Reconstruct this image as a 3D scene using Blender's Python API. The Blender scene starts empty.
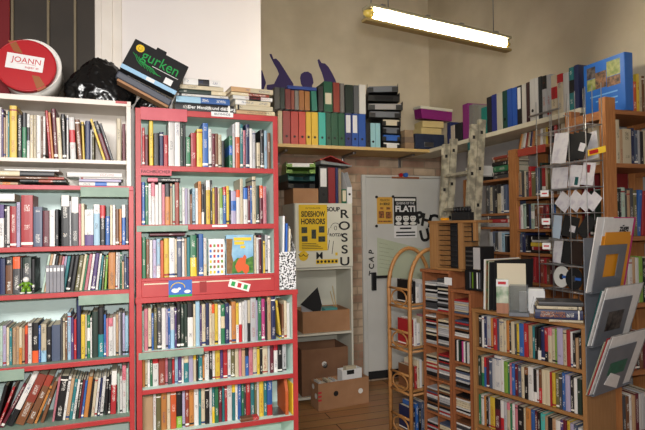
import bpy, bmesh, math, random
from mathutils import Vector, Matrix, noise
random.seed(7)
SC = bpy.context.scene
COL = SC.collection
PI = math.pi
R = math.radians

# ------------------------------------------------------------------ camera
FPX, PITCH, ROLL, EYE = 527.0, R(1.187), R(-0.71), 1.5
CAM = Vector((0, 0, EYE))
_f = Vector((0, math.cos(PITCH), math.sin(PITCH)))
_u0 = Vector((0, -math.sin(PITCH), math.cos(PITCH)))
_r0 = Vector((1, 0, 0))
C_R = _r0 * math.cos(ROLL) + _u0 * math.sin(ROLL)
C_U = -_r0 * math.sin(ROLL) + _u0 * math.cos(ROLL)
cd = bpy.data.cameras.new('camera')
cd.sensor_width = 36.0
cd.lens = 36.0 * FPX / 645.0
cd.clip_start = 0.05
co = bpy.data.objects.new('camera', cd)
COL.objects.link(co)
m = Matrix.Identity(4)
for i in range(3):
    m[i][0] = C_R[i]; m[i][1] = C_U[i]; m[i][2] = -_f[i]; m[i][3] = CAM[i]
co.matrix_world = m
SC.camera = co

# ------------------------------------------------------------------ light and exposure
SC.view_settings.view_transform = 'Standard'
SC.view_settings.look = 'None'
SC.view_settings.gamma = 1.0
SC.view_settings.use_curve_mapping = False
SC.view_settings.exposure = 0.0
w = bpy.data.worlds.new('world'); SC.world = w
w.use_nodes = True
w.node_tree.nodes['Background'].inputs[0].default_value = (0.9, 0.92, 1.0, 1)
w.node_tree.nodes['Background'].inputs[1].default_value = 0.05

def area(name, loc, target, sx, sy, power, colr, spread=180):
    l = bpy.data.lights.new(name, 'AREA'); l.shape = 'RECTANGLE'
    l.size = sx; l.size_y = sy; l.energy = power; l.color = colr
    o = bpy.data.objects.new(name, l); COL.objects.link(o)
    o.location = loc
    d = Vector(target) - Vector(loc)
    o.rotation_euler = d.to_track_quat('-Z', 'Y').to_euler()
    l.spread = R(spread)
    return o
# the room's second strip lamp, hung behind and left of the photographer
area('strip_lamp_light', (-0.5, -0.75, 2.5), (-0.85, 2.4, 1.15), 1.3, 0.40, 27, (1.0, 0.97, 0.94), 84)
# unseen flash added just above the lens to fill the shadows
area('fill_flash', (0.06, -0.03, 1.60), (-0.15, 3.0, 1.45), 0.08, 0.05, 40, (1.0, 0.98, 0.95))
LAMP_W = 88.0      # emission of the tube of the visible strip lamp

# ------------------------------------------------------------------ colours
def lin(c):
    c /= 255.0
    return c / 12.92 if c <= 0.04045 else ((c + 0.055) / 1.055) ** 2.4
def L3(r, g, b): return (lin(r), lin(g), lin(b), 1.0)

def mat(name, rgb, rough=0.6, metal=0.0, emit=None, alpha=None):
    mt = bpy.data.materials.new(name); mt.use_nodes = True
    b = mt.node_tree.nodes['Principled BSDF']
    b.inputs['Base Color'].default_value = L3(*rgb)
    b.inputs['Roughness'].default_value = rough
    b.inputs['Metallic'].default_value = metal
    if emit:
        b.inputs['Emission Color'].default_value = L3(*rgb)
        b.inputs['Emission Strength'].default_value = emit
    if alpha: 
        b.inputs['Transmission Weight'].default_value = alpha
        b.inputs['IOR'].default_value = 1.1
    return mt

def nodes(mt):
    nt = mt.node_tree
    return nt, nt.nodes, nt.links, nt.nodes['Principled BSDF']

def noisy(name, a, b, scale=6.0, rough=0.7, stretch=(1, 1, 1), bump=0.0, detail=6, lo=0.35, hi=0.65):
    """two-tone procedural surface from object coordinates"""
    mt = mat(name, a, rough); nt, N, K, bs = nodes(mt)
    tc = N.new('ShaderNodeTexCoord'); mp = N.new('ShaderNodeMapping')
    mp.inputs['Scale'].default_value = stretch
    nz = N.new('ShaderNodeTexNoise'); nz.inputs['Scale'].default_value = scale; nz.inputs['Detail'].default_value = detail
    cr = N.new('ShaderNodeValToRGB')
    cr.color_ramp.elements[0].position = lo; cr.color_ramp.elements[1].position = hi
    cr.color_ramp.elements[0].color = L3(*a); cr.color_ramp.elements[1].color = L3(*b)
    K.new(tc.outputs['Object'], mp.inputs['Vector']); K.new(mp.outputs[0], nz.inputs['Vector'])
    K.new(nz.outputs[0], cr.inputs[0]); K.new(cr.outputs[0], bs.inputs['Base Color'])
    if bump:
        bp = N.new('ShaderNodeBump'); bp.inputs['Strength'].default_value = bump; bp.inputs['Distance'].default_value = 0.01
        K.new(nz.outputs[0], bp.inputs['Height']); K.new(bp.outputs[0], bs.inputs['Normal'])
    return mt

M = {}
M['plaster'] = noisy('old_plaster', (196, 183, 158), (222, 210, 187), 1.7, 0.9, bump=0.25)
M['white_wall'] = noisy('white_wall_paint', (222, 215, 212), (228, 222, 219), 1.2, 0.8)
M['grey_wall'] = noisy('grey_wall_paint', (168, 164, 164), (182, 178, 176), 3, 0.85)
M['ceiling'] = noisy('ceiling_paint', (200, 195, 185), (212, 207, 198), 2, 0.9)
M['red_paint'] = noisy('red_shelf_paint', (168, 46, 49), (180, 58, 58), 9, 0.45)
M['pink_paint'] = noisy('pink_red_paint', (182, 72, 84), (193, 86, 96), 9, 0.5)
M['mint'] = noisy('mint_paint', (206, 229, 219), (214, 236, 227), 5, 0.6)
M['sage'] = noisy('sage_green_paint', (128, 150, 134), (142, 163, 147), 14, 0.6)
M['cream_paint'] = noisy('cream_white_paint', (216, 207, 196), (224, 216, 207), 6, 0.5)
M['door_white'] = noisy('door_white_paint', (192, 191, 186), (202, 201, 196), 3, 0.5)
M['cabinet'] = noisy('cabinet_ivory', (204, 202, 186), (212, 210, 196), 4, 0.5)
M['pine'] = noisy('oiled_pine', (164, 104, 56), (184, 124, 72), 7, 0.5, (14, 14, 1.2))
M['pine_h'] = noisy('oiled_pine_board', (150, 94, 54), (172, 114, 68), 7, 0.5, (1.2, 14, 14))
M['oak'] = noisy('oak_veneer', (150, 107, 64), (164, 121, 76), 6, 0.5, (12, 12, 1))
M['oak_h'] = noisy('oak_veneer_board', (147, 103, 59), (161, 117, 71), 6, 0.5, (1, 12, 12))
M['cherry'] = noisy('brown_rack_wood', (140, 84, 52), (156, 98, 62), 6, 0.5, (10, 10, 1))
M['rattan'] = noisy('rattan_cane', (168, 116, 64), (186, 134, 80), 26, 0.45)
M['ply'] = noisy('pale_shelf_board', (196, 164, 104), (208, 178, 120), 5, 0.6, (1, 10, 10))
M['board_cream'] = noisy('cream_shelf_board', (214, 206, 182), (224, 216, 194), 5, 0.6)
M['cardboard'] = noisy('cardboard', (158, 116, 82), (168, 126, 92), 8, 0.85)
M['cardboard_dark'] = noisy('dark_cardboard', (120, 84, 60), (130, 94, 68), 8, 0.85)
M['alu'] = noisy('paint_spattered_aluminium', (130, 125, 110), (184, 176, 154), 17, 0.5, bump=0.1, lo=.4, hi=.6)
M['black'] = mat('black_plastic', (26, 26, 28), 0.4)
M['blackmat'] = mat('matt_black', (20, 20, 22), 0.8)
M['darkdoor'] = noisy('dark_glazing', (48, 42, 36), (58, 51, 44), 3, 0.75)
M['grey_plastic'] = noisy('grey_sheet_plastic', (104, 108, 116), (112, 116, 124), 9, 0.5)
M['wire'] = mat('galvanised_wire', (170, 170, 172), 0.35, 0.7)
M['steel'] = mat('steel', (150, 150, 152), 0.3, 0.9)
M['paper'] = noisy('white_paper', (222, 221, 220), (230, 229, 228), 30, 0.8)
M['offwhite'] = mat('aged_paper', (214, 203, 178), 0.85)
M['pages'] = noisy('book_pages', (206, 194, 168), (222, 212, 190), 60, 0.9, (40, 1, 1))
M['purple'] = mat('purple_wall_paint', (58, 42, 96), 0.7)
M['yellow'] = mat('yellow', (226, 190, 44), 0.6)
M['red'] = mat('red', (172, 20, 30), 0.4)
M['blue'] = mat('blue', (44, 96, 180), 0.5)
M['white_plastic'] = mat('white_plastic', (226, 224, 218), 0.4)
M['tape'] = mat('brown_parcel_tape', (148, 88, 52), 0.35)
M['grnink'] = mat('green_lettering', (30, 150, 70), 0.6)
M['redink'] = mat('red_ink', (190, 40, 50), 0.7)
M['blackink'] = mat('black_ink', (18, 18, 18), 0.7)
M['poster_y'] = mat('yellow_poster_paper', (214, 178, 36), 0.75)
M['poster_o'] = mat('ochre_poster_paper', (206, 158, 62), 0.75)
M['sheet_green'] = noisy('pale_green_sheet', (176, 184, 158), (186, 192, 168), 4, 0.7)
M['teal_plastic'] = mat('teal_plastic', (20, 84, 84), 0.35)
M['lime_plastic'] = mat('lime_plastic', (98, 140, 30), 0.35)
M['magenta'] = mat('magenta_plastic', (140, 36, 120), 0.4)
M['glass'] = mat('clear_acrylic', (225, 230, 232), 0.05, alpha=0.9)
M['lamp_housing'] = mat('lamp_housing', (150, 142, 112), 0.5)
M['lamp_reflector'] = mat('lamp_reflector', (150, 128, 76), 0.6)
M['lamp_cap'] = mat('lamp_end_cap', (214, 186, 84), 0.35)
M['tube'] = mat('lit_tube', (255, 246, 224), 0.5, emit=LAMP_W)
M['disc'] = mat('disc_silver', (205, 206, 214), 0.15, 0.8)
M['photo'] = noisy('photo_print', (120, 70, 40), (60, 90, 50), 30, 0.4, lo=0.42, hi=0.58)
M['bag'] = mat('black_bin_bag', (14, 14, 15), 0.22)

# bricks
def brick_wall():
    mt = noisy('plaster_over_brick', (196, 183, 158), (222, 210, 187), 1.7, 0.92, bump=0.2); nt, N, K, bs = nodes(mt)
    tc = [n for n in N if n.type == 'TEX_COORD'][0]; plast = [n for n in N if n.type == 'VALTORGB'][0]
    sx = N.new('ShaderNodeSeparateXYZ'); K.new(tc.outputs['Object'], sx.inputs[0])
    cb = N.new('ShaderNodeCombineXYZ'); K.new(sx.outputs[0], cb.inputs[0]); K.new(sx.outputs[2], cb.inputs[1])
    bt = N.new('ShaderNodeTexBrick')
    bt.inputs['Color1'].default_value = L3(166, 130, 108); bt.inputs['Color2'].default_value = L3(200, 178, 152)
    bt.inputs['Mortar'].default_value = L3(160, 140, 118)
    for k, v in (('Scale', 1.0), ('Mortar Size', 0.010), ('Brick Width', 0.25), ('Row Height', 0.077), ('Bias', -0.05), ('Mortar Smooth', 0.6)):
        bt.inputs[k].default_value = v
    nz = N.new('ShaderNodeTexNoise'); nz.inputs['Scale'].default_value = 7; nz.inputs['Detail'].default_value = 4
    K.new(tc.outputs['Object'], nz.inputs['Vector'])
    va = N.new('ShaderNodeVectorMath'); va.operation = 'MULTIPLY_ADD'
    va.inputs[1].default_value = (0.02, 0.02, 0); K.new(nz.outputs[1], va.inputs[0]); K.new(cb.outputs[0], va.inputs[2])
    K.new(va.outputs[0], bt.inputs['Vector'])
    mixn = N.new('ShaderNodeMixRGB'); mixn.blend_type = 'MULTIPLY'; mixn.inputs[0].default_value = 0.62
    cr = N.new('ShaderNodeValToRGB'); cr.color_ramp.elements[0].position = 0.3; cr.color_ramp.elements[1].position = 0.65
    cr.color_ramp.elements[0].color = (0.35, 0.33, 0.32, 1)
    K.new(nz.outputs[0], cr.inputs[0]); K.new(bt.outputs[0], mixn.inputs[1]); K.new(cr.outputs[0], mixn.inputs[2])
    lt = N.new('ShaderNodeMath'); lt.operation = 'LESS_THAN'; lt.inputs[1].default_value = 2.2
    K.new(sx.outputs[2], lt.inputs[0])
    fin = N.new('ShaderNodeMixRGB'); K.new(lt.outputs[0], fin.inputs[0]); K.new(plast.outputs[0], fin.inputs[1]); K.new(mixn.outputs[0], fin.inputs[2])
    K.new(fin.outputs[0], bs.inputs['Base Color'])
    return mt
M['brick'] = brick_wall()

def plank_floor():
    mt = mat('plank_floor', (120, 84, 52), 0.45); nt, N, K, bs = nodes(mt)
    tc = N.new('ShaderNodeTexCoord'); mp = N.new('ShaderNodeMapping'); mp.inputs['Rotation'].default_value = (0, 0, R(-19))
    K.new(tc.outputs['Object'], mp.inputs[0])
    bt = N.new('ShaderNodeTexBrick'); bt.offset = 0.37
    bt.inputs['Color1'].default_value = L3(172, 122, 76); bt.inputs['Color2'].default_value = L3(192, 142, 94); bt.inputs['Mortar'].default_value = L3(58, 38, 24)
    for k, v in (('Scale', 1.0), ('Mortar Size', 0.004), ('Brick Width', 2.2), ('Row Height', 0.13)): bt.inputs[k].default_value = v
    K.new(mp.outputs[0], bt.inputs['Vector'])
    nz = N.new('ShaderNodeTexNoise'); mp2 = N.new('ShaderNodeMapping'); mp2.inputs['Rotation'].default_value = (0, 0, R(-19)); mp2.inputs['Scale'].default_value = (1, 14, 1)
    K.new(tc.outputs['Object'], mp2.inputs[0]); K.new(mp2.outputs[0], nz.inputs['Vector']); nz.inputs['Scale'].default_value = 3
    mx = N.new('ShaderNodeMixRGB'); mx.blend_type = 'MULTIPLY'; mx.inputs[0].default_value = 0.4
    K.new(bt.outputs[0], mx.inputs[1]); K.new(nz.outputs[1], mx.inputs[2]); K.new(mx.outputs[0], bs.inputs['Base Color'])
    return mt
M['floor'] = plank_floor()

# one cover material for every book: base colour = object colour, second colour = object property "c2"
def cover_material(name, horizontal=False):
    mt = mat(name, (128, 128, 128), 0.42); nt, N, K, bs = nodes(mt)
    oi = N.new('ShaderNodeObjectInfo')
    at = N.new('ShaderNodeAttribute'); at.attribute_type = 'OBJECT'; at.attribute_name = 'c2'
    st = N.new('ShaderNodeAttribute'); st.attribute_type = 'OBJECT'; st.attribute_name = 'band'     # (band low, band high, title)
    tc = N.new('ShaderNodeTexCoord')
    sp = N.new('ShaderNodeSeparateXYZ'); K.new(tc.outputs['Generated'], sp.inputs[0])
    sb = N.new('ShaderNodeSeparateXYZ'); K.new(st.outputs['Vector'], sb.inputs[0])
    def math_(op, a, b=None, c=None):
        n = N.new('ShaderNodeMath'); n.operation = op
        for i, v in enumerate((a, b, c)):
            if v is None: continue
            if isinstance(v, (int, float)): n.inputs[i].default_value = v
            else: K.new(v, n.inputs[i])
        return n.outputs[0]
    X, Z = sp.outputs[0], sp.outputs[2]
    band = math_('MULTIPLY', math_('GREATER_THAN', Z, sb.outputs[0]), math_('LESS_THAN', Z, sb.outputs[1]))
    # lettering: runs of marks up the middle of the spine
    so = N.new('ShaderNodeSeparateXYZ'); K.new(tc.outputs['Object'], so.inputs[0])
    cb = N.new('ShaderNodeCombineXYZ')
    K.new(math_('MULTIPLY', so.outputs[0], 230), cb.inputs[0]); K.new(math_('MULTIPLY', so.outputs[2], 400), cb.inputs[1])
    K.new(math_('MULTIPLY', oi.outputs['Random'], 77), cb.inputs[2])
    nz = N.new('ShaderNodeTexNoise'); nz.inputs['Scale'].default_value = 1.0; nz.inputs['Detail'].default_value = 2
    K.new(cb.outputs[0], nz.inputs['Vector'])
    ink = math_('GREATER_THAN', nz.outputs[0], 0.52)
    # where the words stand
    cw = N.new('ShaderNodeCombineXYZ'); K.new(math_('MULTIPLY', so.outputs[2], 14), cw.inputs[0]); K.new(math_('MULTIPLY', oi.outputs['Random'], 51), cw.inputs[1])
    nw = N.new('ShaderNodeTexNoise'); nw.inputs['Scale'].default_value = 1.0; nw.inputs['Detail'].default_value = 0
    K.new(cw.outputs[0], nw.inputs['Vector'])
    word = math_('GREATER_THAN', nw.outputs[0], 0.54)
    mid = math_('MULTIPLY', math_('GREATER_THAN', X, 0.27), math_('LESS_THAN', X, 0.73))
    zr = math_('MULTIPLY', math_('GREATER_THAN', Z, 0.1), math_('LESS_THAN', Z, 0.92))
    title = math_('MULTIPLY', math_('MULTIPLY', math_('MULTIPLY', ink, word), math_('MULTIPLY', mid, zr)), math_('MULTIPLY', sb.outputs[2], 0.7))
    m1 = N.new('ShaderNodeMixRGB'); K.new(band, m1.inputs[0]); K.new(oi.outputs['Color'], m1.inputs[1]); K.new(at.outputs['Color'], m1.inputs[2])
    inv = N.new('ShaderNodeAttribute'); inv.attribute_type = 'OBJECT'; inv.attribute_name = 'ink'
    m2 = N.new('ShaderNodeMixRGB'); K.new(title, m2.inputs[0]); K.new(m1.outputs[0], m2.inputs[1]); K.new(inv.outputs['Color'], m2.inputs[2])
    K.new(m2.outputs[0], bs.inputs['Base Color'])
    return mt
M['cover'] = cover_material('printed_book_cover')

PAL = {'w': ((222, 219, 214), 'white'), 'c': ((208, 193, 160), 'cream'), 'e': ((184, 184, 186), 'pale grey'), 'g': ((42, 120, 78), 'green'),
 'G': ((36, 56, 46), 'dark green'), 't': ((36, 122, 128), 'teal'), 'b': ((46, 100, 178), 'blue'), 'n': ((36, 46, 92), 'navy'),
 'l': ((150, 188, 210), 'pale blue'), 'r': ((182, 36, 42), 'red'), 'm': ((106, 30, 46), 'maroon'), 'p': ((206, 118, 132), 'pink'),
 'P': ((196, 60, 130), 'magenta'), 'u': ((82, 58, 118), 'purple'), 'v': ((178, 168, 200), 'lilac'), 'y': ((224, 188, 48), 'yellow'),
 'o': ((204, 128, 56), 'orange'), 'O': ((220, 90, 40), 'bright orange'), 'a': ((192, 154, 114), 'tan'), 's': ((78, 90, 116), 'slate blue'),
 'k': ((28, 27, 30), 'black'), 'd': ((72, 72, 75), 'dark grey'), 'h': ((122, 76, 46), 'brown'), 'i': ((130, 176, 62), 'lime green'),
 'z': ((108, 102, 62), 'olive'), 'f': ((174, 198, 180), 'mint'), 'R': ((152, 60, 44), 'rust red'), 'T': ((70, 190, 180), 'turquoise')}

# ------------------------------------------------------------------ mesh building
class MB:
    def __init__(s): s.bm = bmesh.new()
    def box(s, x0, x1, y0, y1, z0, z1, bev=0.0, mi=0):
        b = bmesh.new()
        bmesh.ops.create_cube(b, size=1.0)
        for v in b.verts:
            v.co = Vector(((x0 + x1) / 2 + v.co.x * (x1 - x0), (y0 + y1) / 2 + v.co.y * (y1 - y0), (z0 + z1) / 2 + v.co.z * (z1 - z0)))
        if bev > 0:
            bmesh.ops.bevel(b, geom=b.edges[:], offset=bev, segments=2, affect='EDGES', profile=0.5)
        s._merge(b, mi); return s
    def _merge(s, b, mi=0, mtx=None):
        if mtx is not None: b.transform(mtx)
        mp = {}
        for v in b.verts: mp[v] = s.bm.verts.new(v.co)
        for f in b.faces:
            try:
                nf = s.bm.faces.new([mp[v] for v in f.verts]); nf.material_index = mi; nf.smooth = f.smooth
            except ValueError: pass
        b.free()
    def cyl(s, p0, p1, r0, r1=None, seg=12, mi=0, smooth=True):
        p0, p1 = Vector(p0), Vector(p1); d = p1 - p0
        b = bmesh.new()
        bmesh.ops.create_cone(b, cap_ends=True, segments=seg, radius1=r0, radius2=r0 if r1 is None else r1, depth=d.length)
        for f in b.faces: f.smooth = smooth and len(f.verts) == 4
        s._merge(b, mi, Matrix.Translation((p0 + p1) / 2) @ d.to_track_quat('Z', 'Y').to_matrix().to_4x4()); return s
    def tube(s, pts, r, seg=8, mi=0, closed=False):
        pts = [Vector(p) for p in pts]; rings = []; n = len(pts)
        up = None
        for i, p in enumerate(pts):
            a = pts[i - 1] if (i > 0 or closed) else pts[i]
            c = pts[(i + 1) % n] if (i < n - 1 or closed) else pts[i]
            t = (c - a).normalized()
            if up is None: up = t.orthogonal().normalized()
            up = (up - t * up.dot(t)).normalized()
            sd = t.cross(up)
            rings.append([s.bm.verts.new(p + r * (math.cos(2 * PI * k / seg) * up + math.sin(2 * PI * k / seg) * sd)) for k in range(seg)])
        m_ = n if closed else n - 1
        for i in range(m_):
            A, B = rings[i], rings[(i + 1) % n]
            for k in range(seg):
                f = s.bm.faces.new((A[k], A[(k + 1) % seg], B[(k + 1) % seg], B[k])); f.smooth = True; f.material_index = mi
        if not closed:
            s.bm.faces.new(rings[0][::-1]).material_index = mi; s.bm.faces.new(rings[-1]).material_index = mi
        return s
    def prism(s, poly, y0, y1, mi=0):
        """outline in x/z pushed through y"""
        A = [s.bm.verts.new((x, y0, z)) for x, z in poly]; B = [s.bm.verts.new((x, y1, z)) for x, z in poly]
        n = len(poly)
        for fv in ([A, B[::-1]] + [[A[i], B[i], B[(i + 1) % n], A[(i + 1) % n]] for i in range(n)]):
            f = s.bm.faces.new(fv); f.material_index = mi
        return s
    def quad(s, pts, mi=0):
        s.bm.faces.new([s.bm.verts.new(p) for p in pts]).material_index = mi; return s
    def build(s, name, mats, parent=None, loc=None, rot=None):
        bmesh.ops.recalc_face_normals(s.bm, faces=s.bm.faces[:])
        me = bpy.data.meshes.new(name); s.bm.to_mesh(me); s.bm.free()
        for mt in (mats if isinstance(mats, (list, tuple)) else [mats]): me.materials.append(M[mt] if isinstance(mt, str) else mt)
        o = bpy.data.objects.new(name, me); COL.objects.link(o)
        if parent: o.parent = parent
        if loc is not None: o.location = loc
        if rot is not None: o.rotation_euler = rot
        return o

def tag(o, label, cat, group=None):
    o['label'] = label; o['category'] = cat
    if group: o['group'] = group
    return o
def thing(name, label, cat, loc, rot=(0, 0, 0), group=None):
    o = bpy.data.objects.new(name, None); o.empty_display_size = 0.05; COL.objects.link(o)
    o.location = loc; o.rotation_euler = rot
    return tag(o, label, cat, group)
def struct(o): o['kind'] = 'structure'; return o
def text(name, body, size, mt, parent, loc, rot=(PI / 2, 0, 0), ext=0.0006, ax='CENTER', sx=1.0, bold=0.0):
    cu = bpy.data.curves.new(name, 'FONT'); cu.body = body; cu.size = size; cu.extrude = ext; cu.align_x = ax; cu.align_y = 'CENTER'; cu.offset = bold
    t = bpy.data.objects.new(name, cu); COL.objects.link(t)
    bpy.context.view_layer.update()
    me = bpy.data.meshes.new_from_object(t.evaluated_get(bpy.context.evaluated_depsgraph_get()))
    bpy.data.objects.remove(t)
    me.materials.clear(); me.materials.append(M[mt])
    o = bpy.data.objects.new(name, me); COL.objects.link(o); o.parent = parent; o.location = loc; o.rotation_euler = rot; o.scale = (sx, 1, 1)
    return o

# ------------------------------------------------------------------ frames: u right along a front, v away from the viewer
def ray(px, py): return _f + C_R * ((px - 322.5) / FPX) + C_U * ((215.0 - py) / FPX)
class Frame:
    def __init__(s, origin, yaw):
        s.o = Vector((origin[0], origin[1], 0)); s.yaw = R(yaw)
        s.U = Vector((math.cos(s.yaw), math.sin(s.yaw), 0)); s.V = Vector((-math.sin(s.yaw), math.cos(s.yaw), 0))
    def pt(s, u, v, z): return s.o + s.U * u + s.V * v + Vector((0, 0, z))
    def hit(s, px, py, v=0.0):
        d = ray(px, py); t = (v + (s.o - CAM).dot(s.V)) / d.dot(s.V); p = CAM + d * t
        return (p - s.o).dot(s.U), p.z
    def u(s, px, py, v=0.0): return s.hit(px, py, v)[0]
    def z(s, px, py, v=0.0): return s.hit(px, py, v)[1]
def at(px, py, Y):
    d = ray(px, py); return CAM + d * (Y / d.y)
LF = Frame(at(206, 170, 2.59), 20.3)          # the two bookcases on the left
_BP = Frame(at(366, 300, 5.1), 19.0)
_c = _BP.hit(447, 178)
BF = Frame(_BP.pt(_c[0], 0, 0), 19.0)         # back wall, origin in the room corner
RF = Frame(BF.o, -71.0)                       # right wall
QF = Frame(at(583, 370, 2.62), -55.27)        # low bookcase and disc towers
TF = Frame(at(606, 97, 2.86), 19.0)           # tall pine shelving on the right

# ------------------------------------------------------------------ structure
CEIL = 3.9
fl = MB().box(-3.2, 4.2, -2.4, 6.6, -0.1, 0).build('floor', 'floor'); struct(fl)
ce = MB().box(-3.2, 4.2, -2.4, 6.6, CEIL, CEIL + 0.1).build('ceiling', 'ceiling'); struct(ce)
def wallbox(name, fr, u0, u1, v0, v1, z0, z1, mt):
    o = MB().box(u0, u1, v0, v1, z0, z1).build(name, mt, None, fr.o, (0, 0, fr.yaw)); return struct(o)
wallbox('wall_back', BF, -3.6, 0.1, 0.0, 0.15, 0, CEIL, 'brick')
UP = -0.19                                     # the wall above the high shelf stands forward of the wall under it
wallbox('wall_right', RF, -0.1, 7.2, 0.0, 0.15, 0, CEIL, 'grey_wall')
ZS = BF.z(350, 149, -0.42)                     # underside of the high shelves
wallbox('wall_right_upper', RF, 0.0, 7.2, UP, -0.001, ZS + 0.03, CEIL, 'plaster')
# partition behind the left bookcases
VP = 0.34
uE = LF.u(261, 60, VP)
uD = LF.u(122, 60, VP)
uJ = LF.u(95, 60, VP)
wallbox('wall_left', LF, uD, uE, VP, VP + 0.16, 0, CEIL, 'white_wall')
wallbox('wall_left_beyond', LF, -3.2, uJ - 1.0, VP + 0.0, VP + 0.16, 0, CEIL, 'white_wall')
tr = MB()
tr.box(uJ, uD, VP - 0.012, VP + 0.12, 0, CEIL - 0.002, 0.004).box(uJ + 0.03, uD - 0.045, VP - 0.022, VP - 0.008, 0, CEIL - 0.002, 0.004)
struct(tr.build('trim_1', 'cream_paint', None, LF.o, (0, 0, LF.yaw)))
# dark door with slender bars
d1 = bpy.data.objects.new('door_1', None); COL.objects.link(d1); d1.location = LF.pt(0, VP + 0.05, 0); d1.rotation_euler = (0, 0, LF.yaw); struct(d1)
MB().box(uJ - 1.0, uJ - 0.001, 0, 0.04, 0, CEIL - 0.01).build('door_panel', 'darkdoor', d1)
for px in (12, 48, 75):
    ub = LF.u(px, 40, VP + 0.03)
    MB().box(ub - 0.006, ub + 0.006, -0.018, 0.001, 0.1, CEIL - 0.05, 0.002).build('glazing_bar', noisy('bar_wood_%d' % px, (112, 100, 78), (124, 112, 88), 6), d1)
ub = LF.u(10, 40, VP + 0.03)
MB().box(ub - 0.35, ub, -0.03, 0.0005, 0, CEIL - 0.05, 0.004).build('red_curtain', mat('dark_red_cloth', (112, 18, 26), 0.8), d1)
# closing walls behind the photographer
wallbox('wall_front', Frame((0, -2.3), 0), -3.2, 4.2, -0.1, 0, 0, CEIL, 'plaster')
wallbox('wall_far_left', Frame((-3.1, 0), 0), -0.1, 0, -2.4, 6.6, 0, CEIL, 'plaster')
wallbox('wall_far_right', Frame((4.1, 0), 0), 0, 0.1, -2.4, 6.6, 0, CEIL, 'plaster')

# white door in the back wall
d2 = bpy.data.objects.new('door_2', None); COL.objects.link(d2); d2.location = BF.o; d2.rotation_euler = (0, 0, BF.yaw); struct(d2)
du0, dz = BF.hit(360.5, 175); du1 = -0.012
q0 = BF.u(364.5, 200)
MB().box(du0, q0, -0.035, -0.001, 0, dz, 0.004).box(q0, du1, -0.035, -0.001, dz - 0.022, dz, 0.004).build('door_frame', 'door_white', d2)
MB().box(q0 + 0.003, du1, -0.028, -0.002, 0.06, dz - 0.025, 0.003).build('door_leaf', 'door_white', d2)
MB().box(q0 + 0.003, du1, -0.034, -0.028, 0.025, 0.1, 0.002).build('kick_plate', 'blackmat', d2)['label'] = 'black kick strip at the foot of the door'
k0, kz0 = BF.hit(390, 177.5); k1 = BF.u(417, 177.5)
MB().box(k0, k1, -0.045, -0.034, kz0 - 0.012, kz0 + 0.006, 0.002).build('wooden_rail', 'cherry', d2)
kn = MB()
kn.cyl((BF.u(398.5, 174), -0.06, kz0 + 0.022), (BF.u(398.5, 174), -0.03, kz0 + 0.022), 0.019, seg=16)
o = kn.build('red_knob', 'red', d2)
MB().cyl((BF.u(403, 174), -0.07, kz0 + 0.022), (BF.u(403, 174), -0.03, kz0 + 0.022), 0.022, seg=16).build('blue_knob', 'blue', d2)
MB().box(BF.u(370, 281), BF.u(374.5, 281), -0.05, -0.028, BF.z(372, 290), BF.z(372, 272), 0.004).build('door_handle', 'black', d2)
MB().box(BF.u(374, 276), BF.u(389, 276), -0.07, -0.055, BF.z(378, 277.5), BF.z(378, 275), 0.002).build('door_handle', 'black', d2)

# ------------------------------------------------------------------ books
NUM = ['zeroth', 'first', 'second', 'third', 'fourth', 'fifth', 'sixth', 'seventh', 'eighth', 'ninth', 'tenth', 'eleventh', 'twelfth', 'thirteenth',
       'fourteenth', 'fifteenth', 'sixteenth', 'seventeenth', 'eighteenth', 'nineteenth', 'twentieth']
TENS = {2: 'twenty', 3: 'thirty', 4: 'forty', 5: 'fifty'}
def nth(n):
    if n <= 20: return NUM[n]
    t, r = divmod(n, 10)
    return {3: 'thirtieth', 4: 'fortieth', 5: 'fiftieth'}[t] if r == 0 else TENS[t] + '-' + NUM[r]

def lum(c): return 0.3 * c[0] + 0.59 * c[1] + 0.11 * c[2]
def paint(o, codes):
    b = PAL[codes[0]][0]
    j = random.uniform(0.92, 1.05)
    g_ = lum(b); b = [(g_ + (x - g_) * .88) * .95 for x in b]
    o.color = L3(*[min(255, x * j) for x in b])
    ink = (235, 230, 220) if lum(b) < 120 else random.choice([(30, 30, 34), (40, 36, 40), (150, 40, 40), (40, 60, 110)])
    if len(codes) > 1:
        o['c2'] = [float(x) for x in L3(*PAL[codes[1]][0])[:3]]
        k = random.choice(((-1, 0.3), (0.68, 2), (0.4, 0.7), (-1, 0.45), (0.78, 2)))
        o['band'] = [float(k[0]), float(k[1]), 1.0]
    else:
        o['c2'] = [float(x) for x in L3(*ink)[:3]]
        k = random.random()
        o['band'] = [0.04, 0.09, 1.0] if k < 0.25 else ([0.9, 0.93, 1.0] if k < 0.4 else [2.0, 3.0, 1.0 if k < 0.85 else 0.0])
    o['ink'] = [float(x) for x in L3(*ink)[:3]]

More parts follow.
